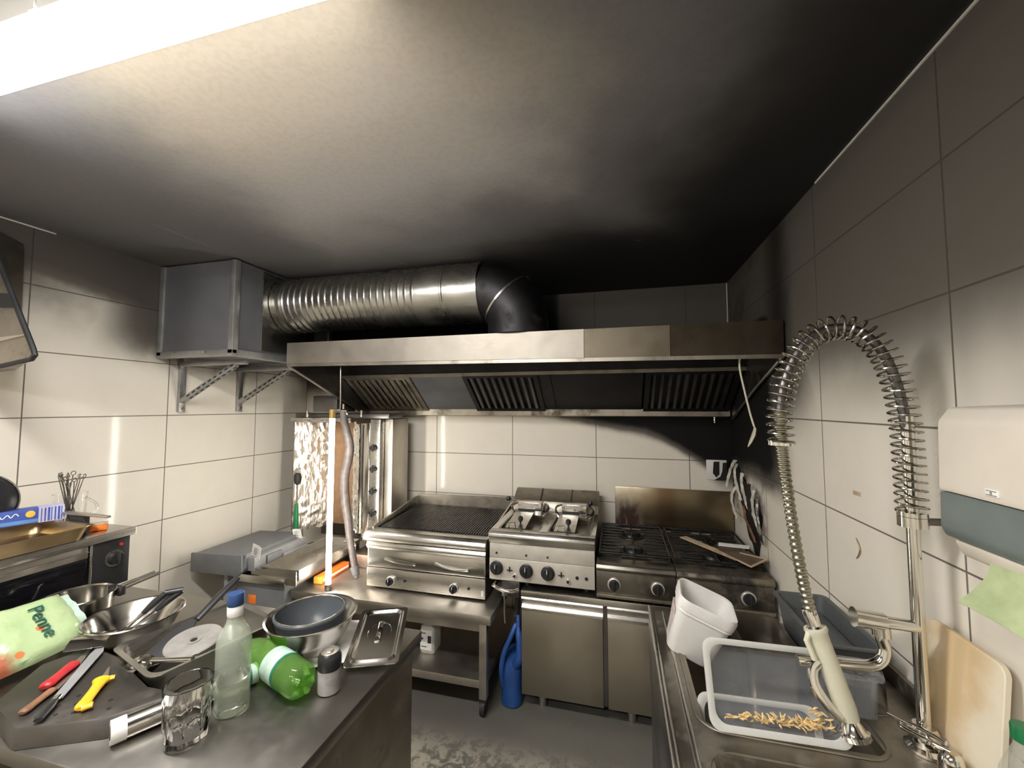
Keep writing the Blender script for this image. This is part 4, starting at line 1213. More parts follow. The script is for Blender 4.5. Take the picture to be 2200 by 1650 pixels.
def knife(name, label, a, b, tip, hmat, hr, bw, z=KZ, bulb=0.0):
    a, b, tip = Vector((*a, 0)), Vector((*b, 0)), Vector((*tip, 0))
    k = thing(name, label, 'knife', (a.x, a.y, z))
    L = (b - a).length
    m = MB()
    m.M = frame((a.x, a.y, z + hr * .62), b - a, (-(b - a).y, (b - a).x, 0))
    prof = [(0, .55), (.03, .92), (.12, 1.1), (.3, .95), (.6, .92), (.85, 1.05), (.96, 1.0 + bulb * .5), (1, .75)]
    m.sweep([(L * t, 0, 0) for t, _ in prof], [hr * s for _, s in prof], 14, True, .60)
    if bulb:
        m.sweep([(L * .02, -hr * .2, 0), (L * .05, -hr * 1.6, 0)], [hr * .8, hr * .62], 12, True, .7)
        m.sweep([(L * .97, -hr * .2, 0), (L * .99, -hr * 1.9, 0)], [hr * .75, hr * .5], 12, True, .7)
    build('handle', m, hmat, k)
    m = MB()
    Lb = (tip - b).length
    m.M = frame((b.x, b.y, z), tip - b, (-(tip - b).y, (tip - b).x, 0))
    m.hexa([(0, -bw / 2, .0004), (Lb, bw * .30, .0004), (Lb, bw / 2, .0004), (0, bw / 2, .0004), (0, -bw / 2, .0030), (Lb, bw * .30, .0020), (Lb, bw / 2, .0025), (0, bw / 2, .0035)])
    build('blade', m, M['steel'], k)
    return k
knife('kitchen_knife', 'knife with a red plastic handle on the dark perforated tray', (-1.352, .706), (-1.402, .792), (-1.452, .866), M['red_plastic'], .0135, .022)
knife('kitchen_knife', 'knife with a curved yellow plastic handle on the dark perforated tray', (-1.180, .680), (-1.252, .764), (-1.30, .815), M['yellow_plastic'], .0125, .018, bulb=1.0)
knife('kitchen_knife', 'old knife with a brown wooden handle beside the red handled knife', (-1.292, .640), (-1.328, .712), (-1.395, .82), M['wood'], .0095, .016, z=KZ)
sp_ = thing('palette_knife', 'long flat grey steel blade lying across the perforated tray', 'knife', (-1.26, .66, KZ + .004))
m = MB()
bl0, bl1 = Vector((-1.275, .690, 0)), Vector((-1.425, .862, 0))
m.M = frame((bl0.x, bl0.y, KZ + .0045), bl1 - bl0, (-(bl1 - bl0).y, (bl1 - bl0).x, 0))
m.prism([(0, -.010), (.20, -.014), (.228, -.006), (.228, .010), (.20, .013), (0, .010)], 0, .0022, 'z')
build('blade', m, M['paint_grey_light'], sp_)
m = MB()
m.sweep([(-1.275, .690, KZ + .007), (-1.255, .667, KZ + .0085), (-1.225, .634, KZ + .008)], [.006, .011, .008], 12, True, .6)
build('handle', m, M['black_plastic'], sp_)
build('ferrule', MB().sweep([(-1.280, .696, KZ + .007), (-1.270, .684, KZ + .007)], .0085, 12, True, .6), M['chrome'], sp_)
sc = thing('scraper', 'shiny steel dough scraper with a curled edge behind the knives', 'scraper', (-1.44, .86, KZ + .008))
m = MB()
m.M = frame((-1.475, .830, KZ + .010), (.82, .56, .0), (-.56, .82, .12))
m.sheet(lambda u, v: (.085 * u - .02, .075 * v - .01, .012 * math.sin(PI * v) * (1 - u * .5) + .004), 8, 8, .0015)
build('scraper_blade', m, M['chrome'], sc)

bg = thing('pasta_bag', 'green printed bag of pasta slumped beside the saucepan at the left', 'bag', (-1.62, .76, T0))
bfm = frame((-1.636, .748, .934), (.03, 1.0, .03), (-.80, .03, .60))
def pillow(u, v, s):
    x, y = u * 2 - 1, v * 2 - 1
    h = (max(0, 1 - x ** 4) * max(0, 1 - y ** 4)) ** .5
    wr_ = (.010 * mnoise.noise(Vector((x * 3, y * 3, 4 + s))) + .006 * mnoise.noise(Vector((x * 9 + y * 4, y * 5, 7 + s)))) * h * (1 if abs(x - .5) > .28 or s < 0 else .35)
    return (x * .170 * (1 - .05 * y * y), y * .098 * (1 - .06 * x * x), s * (.030 * h + .0006) + wr_)
m = MB()
m.M = bfm
m.sheet(lambda u, v: pillow(u, v, 1), 28, 18)
m.sheet(lambda u, v: pillow(u, v, -1), 28, 18)
bag = build('bag_film', m, M['bag'], None, base=(0, 0, 0))
bag.data.transform(bfm.inverted())
bag.parent = bg
bag.matrix_basis = W[bg].inverted() @ bfm
tfm = bfm @ frame((.085, .000, .0345), (0, -1, 0), (1, 0, 0))
words('brand_text', 'Penne', .045, M['ink_green'], bg, tfm, .0012)
m = MB()
m.M = bfm
m.sheet(lambda u, v: (.150 + .030 * u, -.080 + .16 * v, .010 * math.sin(PI * v) + .002 - .004 * u + .003 * math.sin(20 * v)), 5, 24, .001)
build('torn_top', m, M['label_pale'], bg)

po = thing('saucepan', 'stainless steel saucepan with two long thin handles in front of the oven', 'saucepan', (-1.748, .975, T0))
px_, py_ = -1.752, .985
build('pan_body', MB().lathe([(.076, 0), (.086, .004), (.090, .02), (.092, .098), (.096, .101), (.0945, .103), (.0895, .099), (.0875, .02), (.078, .006), (.002, .006)], 40, (px_, py_, T0)), M['steel_bright'], po)
for s in (-1, 1):
    m = MB().sweep([(px_ + .03 + .012 * s, py_ + .088, T0 + .085), (px_ + .045 + .012 * s, py_ + .14, T0 + .096), (px_ + .062 + .012 * s, py_ + .20, T0 + .106)], .0065, 10)
    build('handle', m, M['chrome'], po)
build('handle_plate', MB().box(px_ + .005, px_ + .065, py_ + .080, py_ + .100, T0 + .070, T0 + .100, .003), M['steel_dark'], po)

bw = thing('mixing_bowl', 'wide shallow stainless steel bowl with tongs resting in it', 'bowl', (-1.485, .985, T0))
bx, by = -1.490, .988
build('bowl_body', MB().lathe([(.060, 0), (.075, .004), (.100, .03), (.118, .070), (.126, .0745), (.1245, .077), (.1165, .073), (.0975, .032), (.073, .008), (.002, .005)], 44, (bx, by, T0)), M['steel_bright'], bw)
tg = thing('tongs', 'steel tongs with black grips lying in the wide shallow bowl', 'tongs', (-1.45, .96, T0 + .02))
for s in (-1, 1):
    off = Vector((.010, .010, 0)) * s
    pth = [Vector((-1.515, .935, .866)), Vector((-1.47, .955, .895)), Vector((-1.43, .988, .938)), Vector((-1.392, 1.03, .985))]
    m = MB().sweep([p + off * (.4 + .35 * i) for i, p in enumerate(pth)], [.005, .005, .0055, .0055], 8)
    arm = build('arm', m, M['chrome'], tg)
    g0, g1 = pth[2] + off * 1.1, pth[3] + off * 1.5
    build('grip', MB().sweep([g0, (g0 + g1) / 2 + Vector((0, 0, .003)), g1], [.0075, .010, .0085], 10), M['black_plastic'], arm)
build('joint', MB().sweep([pth[3] + Vector((-.016, -.016, .001)), pth[3] + Vector((.016, .016, .001))], .0095, 10), M['black_plastic'], tg)

gp = thing('steel_pan', 'deep rectangular steel pan of utensils in the middle of the worktable', 'pan', (-1.19, .96, T0))
pfm = Matrix.Translation((-1.190, .962, T0)) @ Matrix.Rotation(math.atan2(-.27, .963), 4, 'Z')
m = MB()
m.M = pfm
m.loft([rr(0, 0, .215, .275, .035, 0), rr(0, 0, .225, .285, .035, .004), rr(0, 0, .236, .296, .035, .060), rr(0, 0, .262, .322, .030, .0665), rr(0, 0, .262, .322, .030, .0685), rr(0, 0, .2335, .2935, .034, .0655), rr(0, 0, .222, .282, .034, .006)])
build('pan_shell', m, M['steel'], gp)
ds = thing('round_plate', 'round flat grey metal disc with a centre hole lying in the deep pan', 'disc', (-1.15, .93, T0 + .05))
m = MB()
m.M = frame((-1.168, .925, T0 + .068), (1, .02, -.04), (0, 1, .14))
m.loft([[(r * math.cos(2 * PI * k / 40), r * math.sin(2 * PI * k / 40), z) for k in range(40)] for r, z in ((.0085, 0), (.066, 0), (.068, .002), (.066, .005), (.0085, .005), (.0085, 0))], False, False)
build('disc_body', m, M['disc'], ds)
m = MB()
m.M = frame((-1.168, .925, T0 + .068), (1, .02, -.04), (0, 1, .14))
m.lathe([(.009, .001), (.009, .0042)], 16)
build('hub', m, M['char'], ds)
m = MB()
m.M = frame((-1.168, .925, T0 + .068), (1, .02, -.04), (0, 1, .14))
m.loft([[(r * math.cos(2 * PI * k / 24), r * math.sin(2 * PI * k / 24), z) for k in range(24)] for r, z in ((.011, .005), (.018, .0052), (.019, .0062), (.011, .0064), (.011, .005))], False, False)
build('hub_ring', m, M['disc'], ds)
so = thing('scoop', 'shiny steel serving scoop with a long handle in the deep pan', 'scoop', (-1.20, .83, T0 + .02))
m = MB()
m.M = frame((-1.235, .835, T0 + .052), (.95, .30, 0), (-.30, .95, .1))
m.lathe([(.002, -.026), (.018, -.022), (.028, -.008), (.030, .002), (.0285, .002), (.0265, -.008), (.017, -.020), (.002, -.0235)], 26)
build('scoop_bowl', m, M['chrome'], so)
build('handle', MB().sweep([(-1.208, .845, T0 + .056), (-1.17, .850, T0 + .060), (-1.09, .862, T0 + .068)], [.007, .0055, .0065], 10), M['chrome'], so)
sp2 = thing('serving_spoon', 'second steel utensil handle lying beside the scoop in the deep pan', 'spoon', (-1.16, .87, T0 + .02))
build('handle', MB().sweep([(-1.185, .872, T0 + .05), (-1.14, .880, T0 + .056), (-1.105, .89, T0 + .059)], [.007, .006, .005], 10), M['chrome'], sp2)
build('bowl', MB().sweep([(-1.24, .86, T0 + .022), (-1.22, .862, T0 + .036), (-1.185, .872, T0 + .05)], [.006, .019, .008], 12, True, .35), M['chrome'], sp2)
ld = thing('spatula', 'long black spatula leaning out of the deep pan towards the back', 'spatula', (-1.27, .95, T0 + .02))
m = MB()
hA, hB = Vector((-1.256, 1.000, .930)), Vector((-1.262, 1.140, .998))
m.sweep([hA, (hA + hB) / 2 + Vector((0, 0, .002)), hB], [.0115, .0140, .0115], 12, True, .6)
build('handle', m, M['black_plastic'], ld)
m = MB()
m.M = frame((-1.262, .930, .900), (-.02, .92, .40), (-1, -.02, 0))
m.prism([(-.11, -.040), (.03, -.036), (.07, -.012), (.095, -.008), (.095, .008), (.07, .012), (.03, .036), (-.11, .040)], -.0015, .0015, 'z', .0008)
build('blade', m, M['black_soft'], ld)

# tumbler, bottles, roll
tm = thing('tumbler', 'cut crystal tumbler standing at the front edge of the worktable', 'glass', (-.925, .724, T0))
m = MB()
nn = 48
def facet(k, z):
    q = max(0, math.sin(PI * min(1, max(0, (z - .006) / .075)))) if z < .081 else 0
    return 1 + .055 * q * (1 if (k % 6) < 3 else -1) * math.cos((k % 3) * .8 + z * 60)
rings = []
for r, z in ((.034, 0), (.0385, .003), (.0388, .012), (.0395, .024), (.040, .036), (.041, .048), (.042, .060), (.043, .072), (.0435, .084), (.0445, .104), (.0455, .124), (.0450, .1255), (.0440, .124), (.0425, .084), (.0400, .040), (.0370, .018), (.002, .016)):
    inner = z < .1245 and len(rings) >= 12
    rings.append([(-.925 + r * (1 if inner else facet(k, z)) * math.cos(2 * PI * k / nn), .724 + r * (1 if inner else facet(k, z)) * math.sin(2 * PI * k / nn), T0 + z) for k in range(nn)])
m.loft(rings)
build('glass_body', m, M['glass'], tm, sm=25)
m = MB()
for k in range(8):
    a = 2 * PI * k / 8
    for dz, da in ((.0, .30), (.0, -.30), (.012, 0)):
        p0 = Vector((-.925 + .0405 * math.cos(a), .724 + .0405 * math.sin(a), T0 + .030))
        p1 = Vector((-.925 + .0432 * math.cos(a + da), .724 + .0432 * math.sin(a + da), T0 + .068 + dz))
        m.sweep([p0, p1], [.0016, .0007], 5)
build('cut_pattern', m, M['glass'], tm)
bo = thing('glass_bottle', 'tall clear glass bottle with a blue cap half full of liquid', 'bottle', (-.912, .822, T0))
bc = (-.912, .822, T0)
prof = [(.028, 0), (.0350, .003), (.0370, .009), (.0375, .150), (.0365, .165), (.0320, .182), (.0235, .196), (.0185, .206), (.0165, .218), (.0158, .245), (.0165, .252)]
build('bottle_glass', MB().lathe(prof, 40, bc, True, False), M['frost'], bo)
build('liquid', MB().lathe([(.028, .004), (.0345, .012), (.0350, .080)], 36, bc), M['water'], bo)
build('cap', MB().lathe([(.0172, .246), (.0182, .248), (.0182, .272), (.0172, .2745), (.002, .2745)], 28, bc), M['blue_cap'], bo)
build('neck_band', MB().lathe([(.0167, .222), (.0173, .223), (.0173, .245), (.0167, .246)], 28, bc, False, False), M['paper'], bo)
fo = thing('foil_roll', 'roll of shiny aluminium foil with a white core end beside the tumbler', 'foil roll', (-1.0, .80, T0))
f0, f1 = Vector((-1.072, .673, T0 + .0245)), Vector((-.940, .918, T0 + .0245))
fd = (f1 - f0).normalized()
def cylseg(a, b, r, n=36):
    return MB().sweep([f0 + fd * a, f0 + fd * b], r, n)
FLn = (f1 - f0).length
build('foil_cylinder', cylseg(.026, FLn - .035, .0236), M['steel_bright'], fo)
build('core_end', cylseg(0, .026, .0240), M['white_plastic'], fo)
build('printed_end', cylseg(FLn - .035, FLn, .0240), M['label_pale'], fo)
build('green_band', cylseg(FLn - .030, FLn - .016, .0243), M['label_green'], fo)
cn = MB().sweep([f0 - fd * .001, f0 + fd * .001], .014, 20)
build('core_hole', cn, M['card_dark'], fo)
gb = thing('green_bottle', 'green plastic bottle lying on its side beside the nested bowls', 'bottle', (-.92, .965, T0))
g0, g1 = Vector((-.765, .888, T0 + .0425)), Vector((-1.065, .996, T0 + .0425))
gd = (g1 - g0).normalized()
Lg = (g1 - g0).length
def gsw(prof, n=36):
    return MB().sweep([g0 + gd * (t * Lg) for t, _ in prof], [r for _, r in prof], n)
build('bottle_body', gsw([(0, .022), (.01, .032), (.05, .0405), (.12, .0415), (.44, .0413), (.47, .040), (.50, .0370), (.52, .0372), (.56, .0405), (.66, .0400), (.80, .030), (.90, .018), (.93, .0145), (.98, .0145)]), M['pet_green'], gb)
build('label', gsw([(.26, .0421), (.44, .0418)]), M['label_pale'], gb)
build('label_band', gsw([(.242, .0424), (.268, .0424)]), M['label_green'], gb)
build('cap', gsw([(.955, .0155), (1.0, .0155)]), M['green_cap'], gb)
m = MB()
for k in range(5):
    a = 2 * PI * k / 5
    N = gd.cross(Vector((0, 0, 1))).normalized()
    B = gd.cross(N)
    d = N * math.cos(a) + B * math.sin(a)
    m.sweep([g0 + d * .030 + gd * .010, g0 + d * .020 - gd * .003, g0 + d * .010 + gd * .004], [.006, .009, .005], 8)
build('base_lobes', m, M['pet_green'], gb)

nb = thing('mixing_bowl', 'round stainless steel bowl holding a dark grey bowl near the table end', 'bowl', (-.905, 1.045, T0))
nx, ny = -.900, 1.072
build('bowl_body', MB().lathe([(.042, 0), (.054, .003), (.080, .022), (.103, .058), (.1205, .098), (.1285, .107), (.128, .1095), (.1215, .107), (.1005, .060), (.078, .025), (.052, .006), (.002, .006)], 48, (nx, ny, T0)), M['steel_bright'], nb)
ib = thing('inner_bowl', 'dark grey bowl with a bright rim nested inside the round steel bowl', 'bowl', (nx, ny, T0 + .02))
build('bowl_body', MB().lathe([(.036, .014), (.052, .018), (.076, .048), (.0915, .085), (.095, .108), (.0985, .111), (.099, .117), (.0965, .1205), (.0925, .119), (.0905, .108), (.0865, .085), (.071, .050), (.047, .026), (.002, .024)], 48, (nx - .003, ny - .004, T0)), M['enamel_grey'], ib)
build('bright_rim', MB().lathe([(.0915, .119), (.0925, .1222), (.0942, .1222), (.0952, .119)], 48, (nx - .003, ny - .004, T0), False, False), M['steel_bright'], ib)
ja_ = thing('spice_jar', 'small jar with a dark lid and grey label at the table end', 'jar', (-.728, .938, T0))
jc = (-.730, .938, T0)
build('jar_body', MB().lathe([(.024, 0), (.0275, .002), (.028, .008), (.028, .058), (.0275, .062)], 32, jc), M['label_grey'], ja_)
build('lid', MB().lathe([(.0282, .058), (.0288, .060), (.0285, .086), (.0255, .094), (.0225, .098)], 32, jc), M['black_plastic'], ja_)
build('lid_disc', MB().lathe([(.0225, .0978), (.0215, .0995), (.018, .0985), (.010, .0985), (.008, .1005), (.002, .1005)], 28, jc), M['steel_brush'], ja_)
pp = thing('paper_sheet', 'crumpled white paper between the steel bowl and the pan lid', 'paper', (-.84, 1.15, T0))
m = MB()
m.M = frame((-.795, 1.015, T0 + .001), (-.42, .90, 0), (-.90, -.42, 0))
m.sheet(lambda u, v: (.25 * u, -.055 + .13 * v, .004 + .010 * abs(mnoise.noise(Vector((u * 5, v * 4, 2)))) + .006 * math.sin(5 * u)), 16, 10, .0008)
build('sheet', m, M['paper'], pp)
gl = thing('pan_lid', 'rectangular steel pan lid with recessed handle lying over the table end', 'pan lid', (-.72, 1.15, T0))
lfm = frame((-.742, 1.004, T0 + .012), (.132, .055, .0), (-.108, .213, .026))
LW, LL = .150, .262
m = MB()
m.M = lfm
cx, cyy = LW / 2, LL / 2
m.loft([rr(cx, cyy, LW, LL, .012, 0, 4), rr(cx, cyy, LW, LL, .012, .003, 4), rr(cx, cyy, LW - .022, LL - .022, .018, .003, 4), rr(cx, cyy, LW - .030, LL - .030, .018, .009, 4), rr(cx, cyy, LW - .036, LL - .036, .018, .009, 4), rr(cx, cyy, LW - .046, LL - .046, .018, .002, 4)], True, False)
rec = [[(cx + a * math.cos(2 * PI * k / 24), cyy + .012 + b * math.sin(2 * PI * k / 24), z) for k in range(24)] for a, b, z in ((.036, .048, .0022), (.033, .044, -.002), (.026, .036, -.009))]
outer = rr(cx, cyy, LW - .046, LL - .046, .018, .002, 5)
m.loft([outer, [(rec[0][(k) % 24][0], rec[0][k % 24][1], .0022) for k in range(24)], rec[0], rec[1], rec[2]], False, True)
lb = build('lid_plate', m, M['steel_bright'], gl)
m = MB()
m.M = lfm
m.box(cx - .008, cx + .008, cyy - .034, cyy + .058, .000, .006, .002)
build('handle', m, M['chrome'], lb)

# ================================================================== sink bench on the right
KX0, KX1, KY0, KY1 = .098, .704, .10, 1.600
sk = thing('sink_bench', 'stainless steel double sink bench along the right wall', 'sink', (.40, .85, 0))
B1 = (.172, .552, 1.045, 1.555)      # far basin
B2 = (.172, .552, .520, .988)        # near basin
m = MB()
z0, z1 = TZ - .030, TZ
m.box(KX0 + .004, B1[0] + .012, KY0, KY1, z0, z1).box(B1[1] - .012, KX1, KY0, KY1, z0, z1)
for a, b in ((KY0, B2[2] + .012), (B2[3] - .012, B1[2] + .012), (B1[3] - .012, KY1)):
    m.box(B1[0] + .012, B1[1] - .012, a, b, z0, z1)
build('bench_top', m, M['steel_dirty'], sk)
for x0, x1, y0, y1 in (B1, B2):
    cx, cyy, wx, wy = (x0 + x1) / 2, (y0 + y1) / 2, x1 - x0, y1 - y0
    m = MB()
    m.loft([rr(cx, cyy, wx + .012, wy + .012, .062, TZ + .0005, 8), rr(cx, cyy, wx + .010, wy + .010, .062, TZ + .0030, 8), rr(cx, cyy, wx - .002, wy - .002, .058, TZ + .0030, 8),
            rr(cx, cyy, wx - .008, wy - .008, .056, TZ - .006, 8), rr(cx, cyy, wx - .026, wy - .026, .05, TZ - .135, 8), rr(cx, cyy, wx - .07, wy - .07, .04, TZ - .150, 8)], False, True)
    bsn = build('basin', m, M['steel_dirty'], sk)
    build('drain', MB().lathe([(.030, 0), (.034, .002), (.022, .003), (.004, .001)], 24, (cx, cyy, TZ - .150)), M['chrome'], bsn)
build('front_roll', MB().sweep([(KX0 + .008, KY0, TZ + .002), (KX0 + .008, KY1, TZ + .002)], .0085, 10), M['steel'], sk)
build('front_bead', MB().sweep([(KX0 + .052, KY0, TZ + .0005), (KX0 + .052, KY1 - .02, TZ + .0005)], .006, 8, True, .5), M['steel'], sk)
build('apron', MB().box(KX0 + .002, KX0 + .014, KY0 + .01, KY1 - .004, TZ - .24, TZ - .028, .002), M['steel_dark'], sk)
build('front_door', MB().box(KX0 + .006, KX0 + .020, KY0 + .02, KY1 - .012, .10, TZ - .245, .002), M['steel_dark'], sk)
build('far_panel', MB().box(KX0 + .02, KX1 - .01, KY1 - .014, KY1 - .004, .10, TZ - .030), M['steel_dirty'], sk)
build('upstand', MB().box(KX1 - .012, KX1, KY0, KY1, TZ, TZ + .042, .002), M['steel_dirty'], sk)
for lx in (KX0 + .04, KX1 - .05):
    for ly in (KY0 + .05, KY1 - .05):
        build('leg', MB().cyl((lx, ly, 0), (lx, ly, .101), .02, n=16), M['steel'], sk)

def shell(m, x0w, wyy, h, top, t, r):
    """Open tub, origin at the bottom centre of its base; x0w, wyy base size; top extra at the rim."""
    m.loft([rr(0, 0, x0w, wyy, r, 0), rr(0, 0, x0w + .004, wyy + .004, r, .003), rr(0, 0, x0w + top, wyy + top, r, h), rr(0, 0, x0w + top + .020, wyy + top + .020, r + .004, h + .001),
            rr(0, 0, x0w + top + .020, wyy + top + .020, r + .004, h + .006), rr(0, 0, x0w + top - t * 2, wyy + top - t * 2, r, h + .006), rr(0, 0, x0w - t * 2, wyy - t * 2, r, t)])
    return m
ip = thing('insert_pan', 'narrow deep steel insert pan standing in the far sink basin', 'pan', (.41, 1.44, TZ - .145))
m = MB()
m.M = Matrix.Translation((.413, 1.425, TZ - .1455))
shell(m, .115, .205, .185, .020, .002, .024)
build('pan_shell', m, M['steel_dirty'], ip)

bk = thing('plastic_bucket', 'white plastic bucket leaning over the front edge of the sink', 'bucket', (.19, 1.36, .86))
bkm = frame((.196, 1.386, .840), (.9327, -.0726, -.3533), (.0994, .9933, .0585))
m = MB()
m.M = bkm
m.loft([rr(0, 0, .116, .105, .022, 0), rr(0, 0, .124, .113, .024, .005), rr(0, 0, .152, .138, .028, .140), rr(0, 0, .162, .148, .030, .1405), rr(0, 0, .165, .151, .030, .162), rr(0, 0, .160, .146, .030, .1715),
        rr(0, 0, .150, .136, .028, .169), rr(0, 0, .145, .131, .026, .138), rr(0, 0, .116, .105, .022, .006)])
build('bucket_shell', m, M['white_plastic'], bk)
m = MB()
m.M = bkm
m.loft([rr(0, 0, .152, .138, .028, .128), rr(0, 0, .158, .144, .029, .131), rr(0, 0, .158, .144, .029, .136), rr(0, 0, .154, .140, .028, .139)], False, False)
build('stiffening_ring', m, M['white_plastic'], bk)
m = MB()
m.M = bkm
m.hexa([(-.0655, -.035, .035), (-.0625, -.035, .035), (-.0625, .035, .035), (-.0655, .035, .035), (-.0785, -.04, .112), (-.0745, -.04, .112), (-.0745, .04, .112), (-.0785, .04, .112)])
build('faded_label', m, M['label_pink'], bk)

def clear_tub(label, o, u, v, h, dep, name='clear_container'):
    """Clear rectangular tub lying tilted: o lower left rim corner, u along the rim, v up the rim."""
    U, V = Vector(u), Vector(v)
    g = thing(name, label, 'container', o)
    Z = U.cross(V).normalized()               # out of the opening
    mm = frame(Vector(o) + U * .5 + V * .5 - Z * dep, U, V)
    lu, lv = U.length, V.length
    m = MB()
    m.M = mm
    m.loft([rr(0, 0, lu - .060, lv - .050, .022, 0), rr(0, 0, lu - .052, lv - .042, .024, .004), rr(0, 0, lu - .030, lv - .026, .026, dep - .004)], True, False)
    build('tub_shell', m, M['tub_clear'], g, sm=50)
    m = MB()
    m.M = mm
    m.loft([rr(0, 0, lu - .030, lv - .026, .026, dep - .004), rr(0, 0, lu - .004, lv - .002, .024, dep - .002), rr(0, 0, lu, lv, .024, dep - .004), rr(0, 0, lu, lv, .024, dep + .002), rr(0, 0, lu - .012, lv - .010, .024, dep + .003), rr(0, 0, lu - .030, lv - .026, .026, dep - .002)], False, False)
    build('rim', m, M['tub_rim'], g, sm=50)
    return g, mm
ca, cam_ = clear_tub('clear plastic container tilted towards the room with food scraps in it', (.196, 1.033, .8585), (.284, .018, -.004), (-.008, .070, .166), .0, .095)
cb_, _ = clear_tub('second clear plastic container lying lower in the far sink basin', (.190, 1.082, .712), (.268, .012, 0), (-.012, .060, .158), .0, .085)
ns = MB()
random.seed(11)
LU = .284
for k in range(120):
    t = random.random() ** .6
    xx = -LU / 2 + .030 + t * (LU - .062)
    pile = .034 * random.random() ** 2 if t > .84 else .004 * random.random()
    base = Vector((xx, -.0655 + pile + .006 * random.random() * t, .086 - random.uniform(0, .035)))
    pts = [base]
    d = Vector((random.uniform(-1, 1), random.uniform(-.15, .3), random.uniform(-.4, .4))).normalized()
    for q in range(4):
        d = (d + Vector((random.uniform(-.6, .6), random.uniform(-.25, .25), random.uniform(-.3, .3)))).normalized()
        pts.append(pts[-1] + d * random.uniform(.003, .006))
    ns.M = cam_
    ns.sweep(pts, [.0008, .0017, .0023, .0015, .0007], 6)
no = build('food_scraps', ns, M['noodle'])
tag(no, 'pale yellow noodle scraps along the bottom of the tilted clear container', 'food scraps')
no['kind'] = 'stuff'

gt = thing('grey_crate', 'long dark grey plastic crate beside the tap against the right wall', 'crate', (.578, 1.415, TZ))
m = MB()
m.M = Matrix.Translation((.578, 1.430, TZ + .0035))
shell(m, .110, .280, .100, .030, .003, .018)
build('crate_shell', m, M['crate'], gt)
build('crate_liner', MB().box(.530, .626, 1.298, 1.560, TZ + .007, TZ + .070, .004), M['crate'], gt)
c3 = thing('small_container', 'small milky plastic container in front of the dark grey crate', 'container', (.545, 1.195, TZ))
m = MB()
m.M = Matrix.Translation((.545, 1.195, TZ + .0035))
shell(m, .066, .062, .092, .010, .002, .014)
build('tub_shell', m, M['tub_clear'], c3)

# pre-rinse tap
PX, PY = .626, 1.100
ta = thing('prerinse_tap', 'tall chrome pre-rinse tap with a coiled spring and hanging spray hose', 'tap', (PX, PY, TZ))
build('base', MB().lathe([(.034, 0), (.034, .006), (.026, .012), (.024, .040), (.019, .050)], 24, (PX, PY, TZ + .001)), M['chrome'], ta)
build('riser', MB().sweep([(PX, PY, TZ + .04), (PX, PY, 1.56)], .0118, 18), M['chrome'], ta)
build('wall_clamp', MB().cyl((PX, PY, 1.318), (PX, PY, 1.340), .026, n=24), M['chrome'], ta)
build('spring_seat', MB().cyl((PX, PY, 1.341), (PX, PY, 1.350), .026, n=24), M['chrome'], ta)
cl_ = MB().sweep([(PX + .02, PY + .002, 1.329), (XR - .016, PY + .01, 1.329)], .008, 10)
cl_.cyl((XR - .016, PY + .01, 1.329), (XR - .001, PY + .01, 1.329), .018, n=18)
build('wall_bracket', cl_, M['steel_dark'], ta)
# hose path: up the riser, over the arch, down
hpath = [(PX, PY, 1.35), (PX - .001, PY, 1.45), (PX - .004, PY, 1.55), (PX - .016, PY, 1.635), (PX - .040, PY, 1.706), (PX - .078, PY, 1.752), (PX - .126, PY, 1.766),
         (PX - .174, PY, 1.748), (PX - .212, PY, 1.702), (PX - .238, PY, 1.640), (PX - .250, PY, 1.570), (PX - .249, PY, 1.500), (PX - .243, PY, 1.42), (PX - .233, PY - .004, 1.30), (PX - .219, PY - .010, 1.18), (PX - .203, PY - .016, 1.085)]
hd2 = dense(hpath, 12)
ia = 2 * 12
ib_ = 11 * 12 + 2
build('hose_rubber', MB().sweep(hd2[ia - 2:ib_], .0098, 12), M['steel_dark'], ta)
# ribbed hanging hose below the spring
lower = dense(hpath[10:], 34)
build('ribbed_hose', MB().sweep(lower, [.0105 + (.0022 if i % 4 < 2 else 0) for i in range(len(lower))], 14), M['hose_metal'], ta, sm=25)
# the spring
P = hd2[:ib_]
cum = [0]
for a, b in zip(P, P[1:]):
    cum.append(cum[-1] + (b - a).length)
tot = cum[-1]
turns, per = 44, 18
hel = []
j = 0
for k in range(turns * per + 1):
    t = k / (turns * per)
    # coils open out along the riser, close up at both ends
    tt = t
    s = tt * tot
    while j < len(cum) - 2 and cum[j + 1] < s:
        j += 1
    f = (s - cum[j]) / max(1e-9, cum[j + 1] - cum[j])
    p = P[j].lerp(P[j + 1], f)
    T = (P[min(j + 2, len(P) - 1)] - P[max(j - 1, 0)]).normalized()
    N = Vector((0, 1, 0))
    B = T.cross(N).normalized()
    a = 2 * PI * k / per
    R = .0265
    hel.append(p + N * (R * math.sin(a)) + B * (R * math.cos(a)))
build('spring', MB().sweep(hel, .0027, 7), M['spring'], ta)
build('spring_end', MB().sweep([P[-1] + Vector((0, 0, .006)), P[-1] - Vector((0, 0, .004))], .0275, 22), M['chrome'], ta)
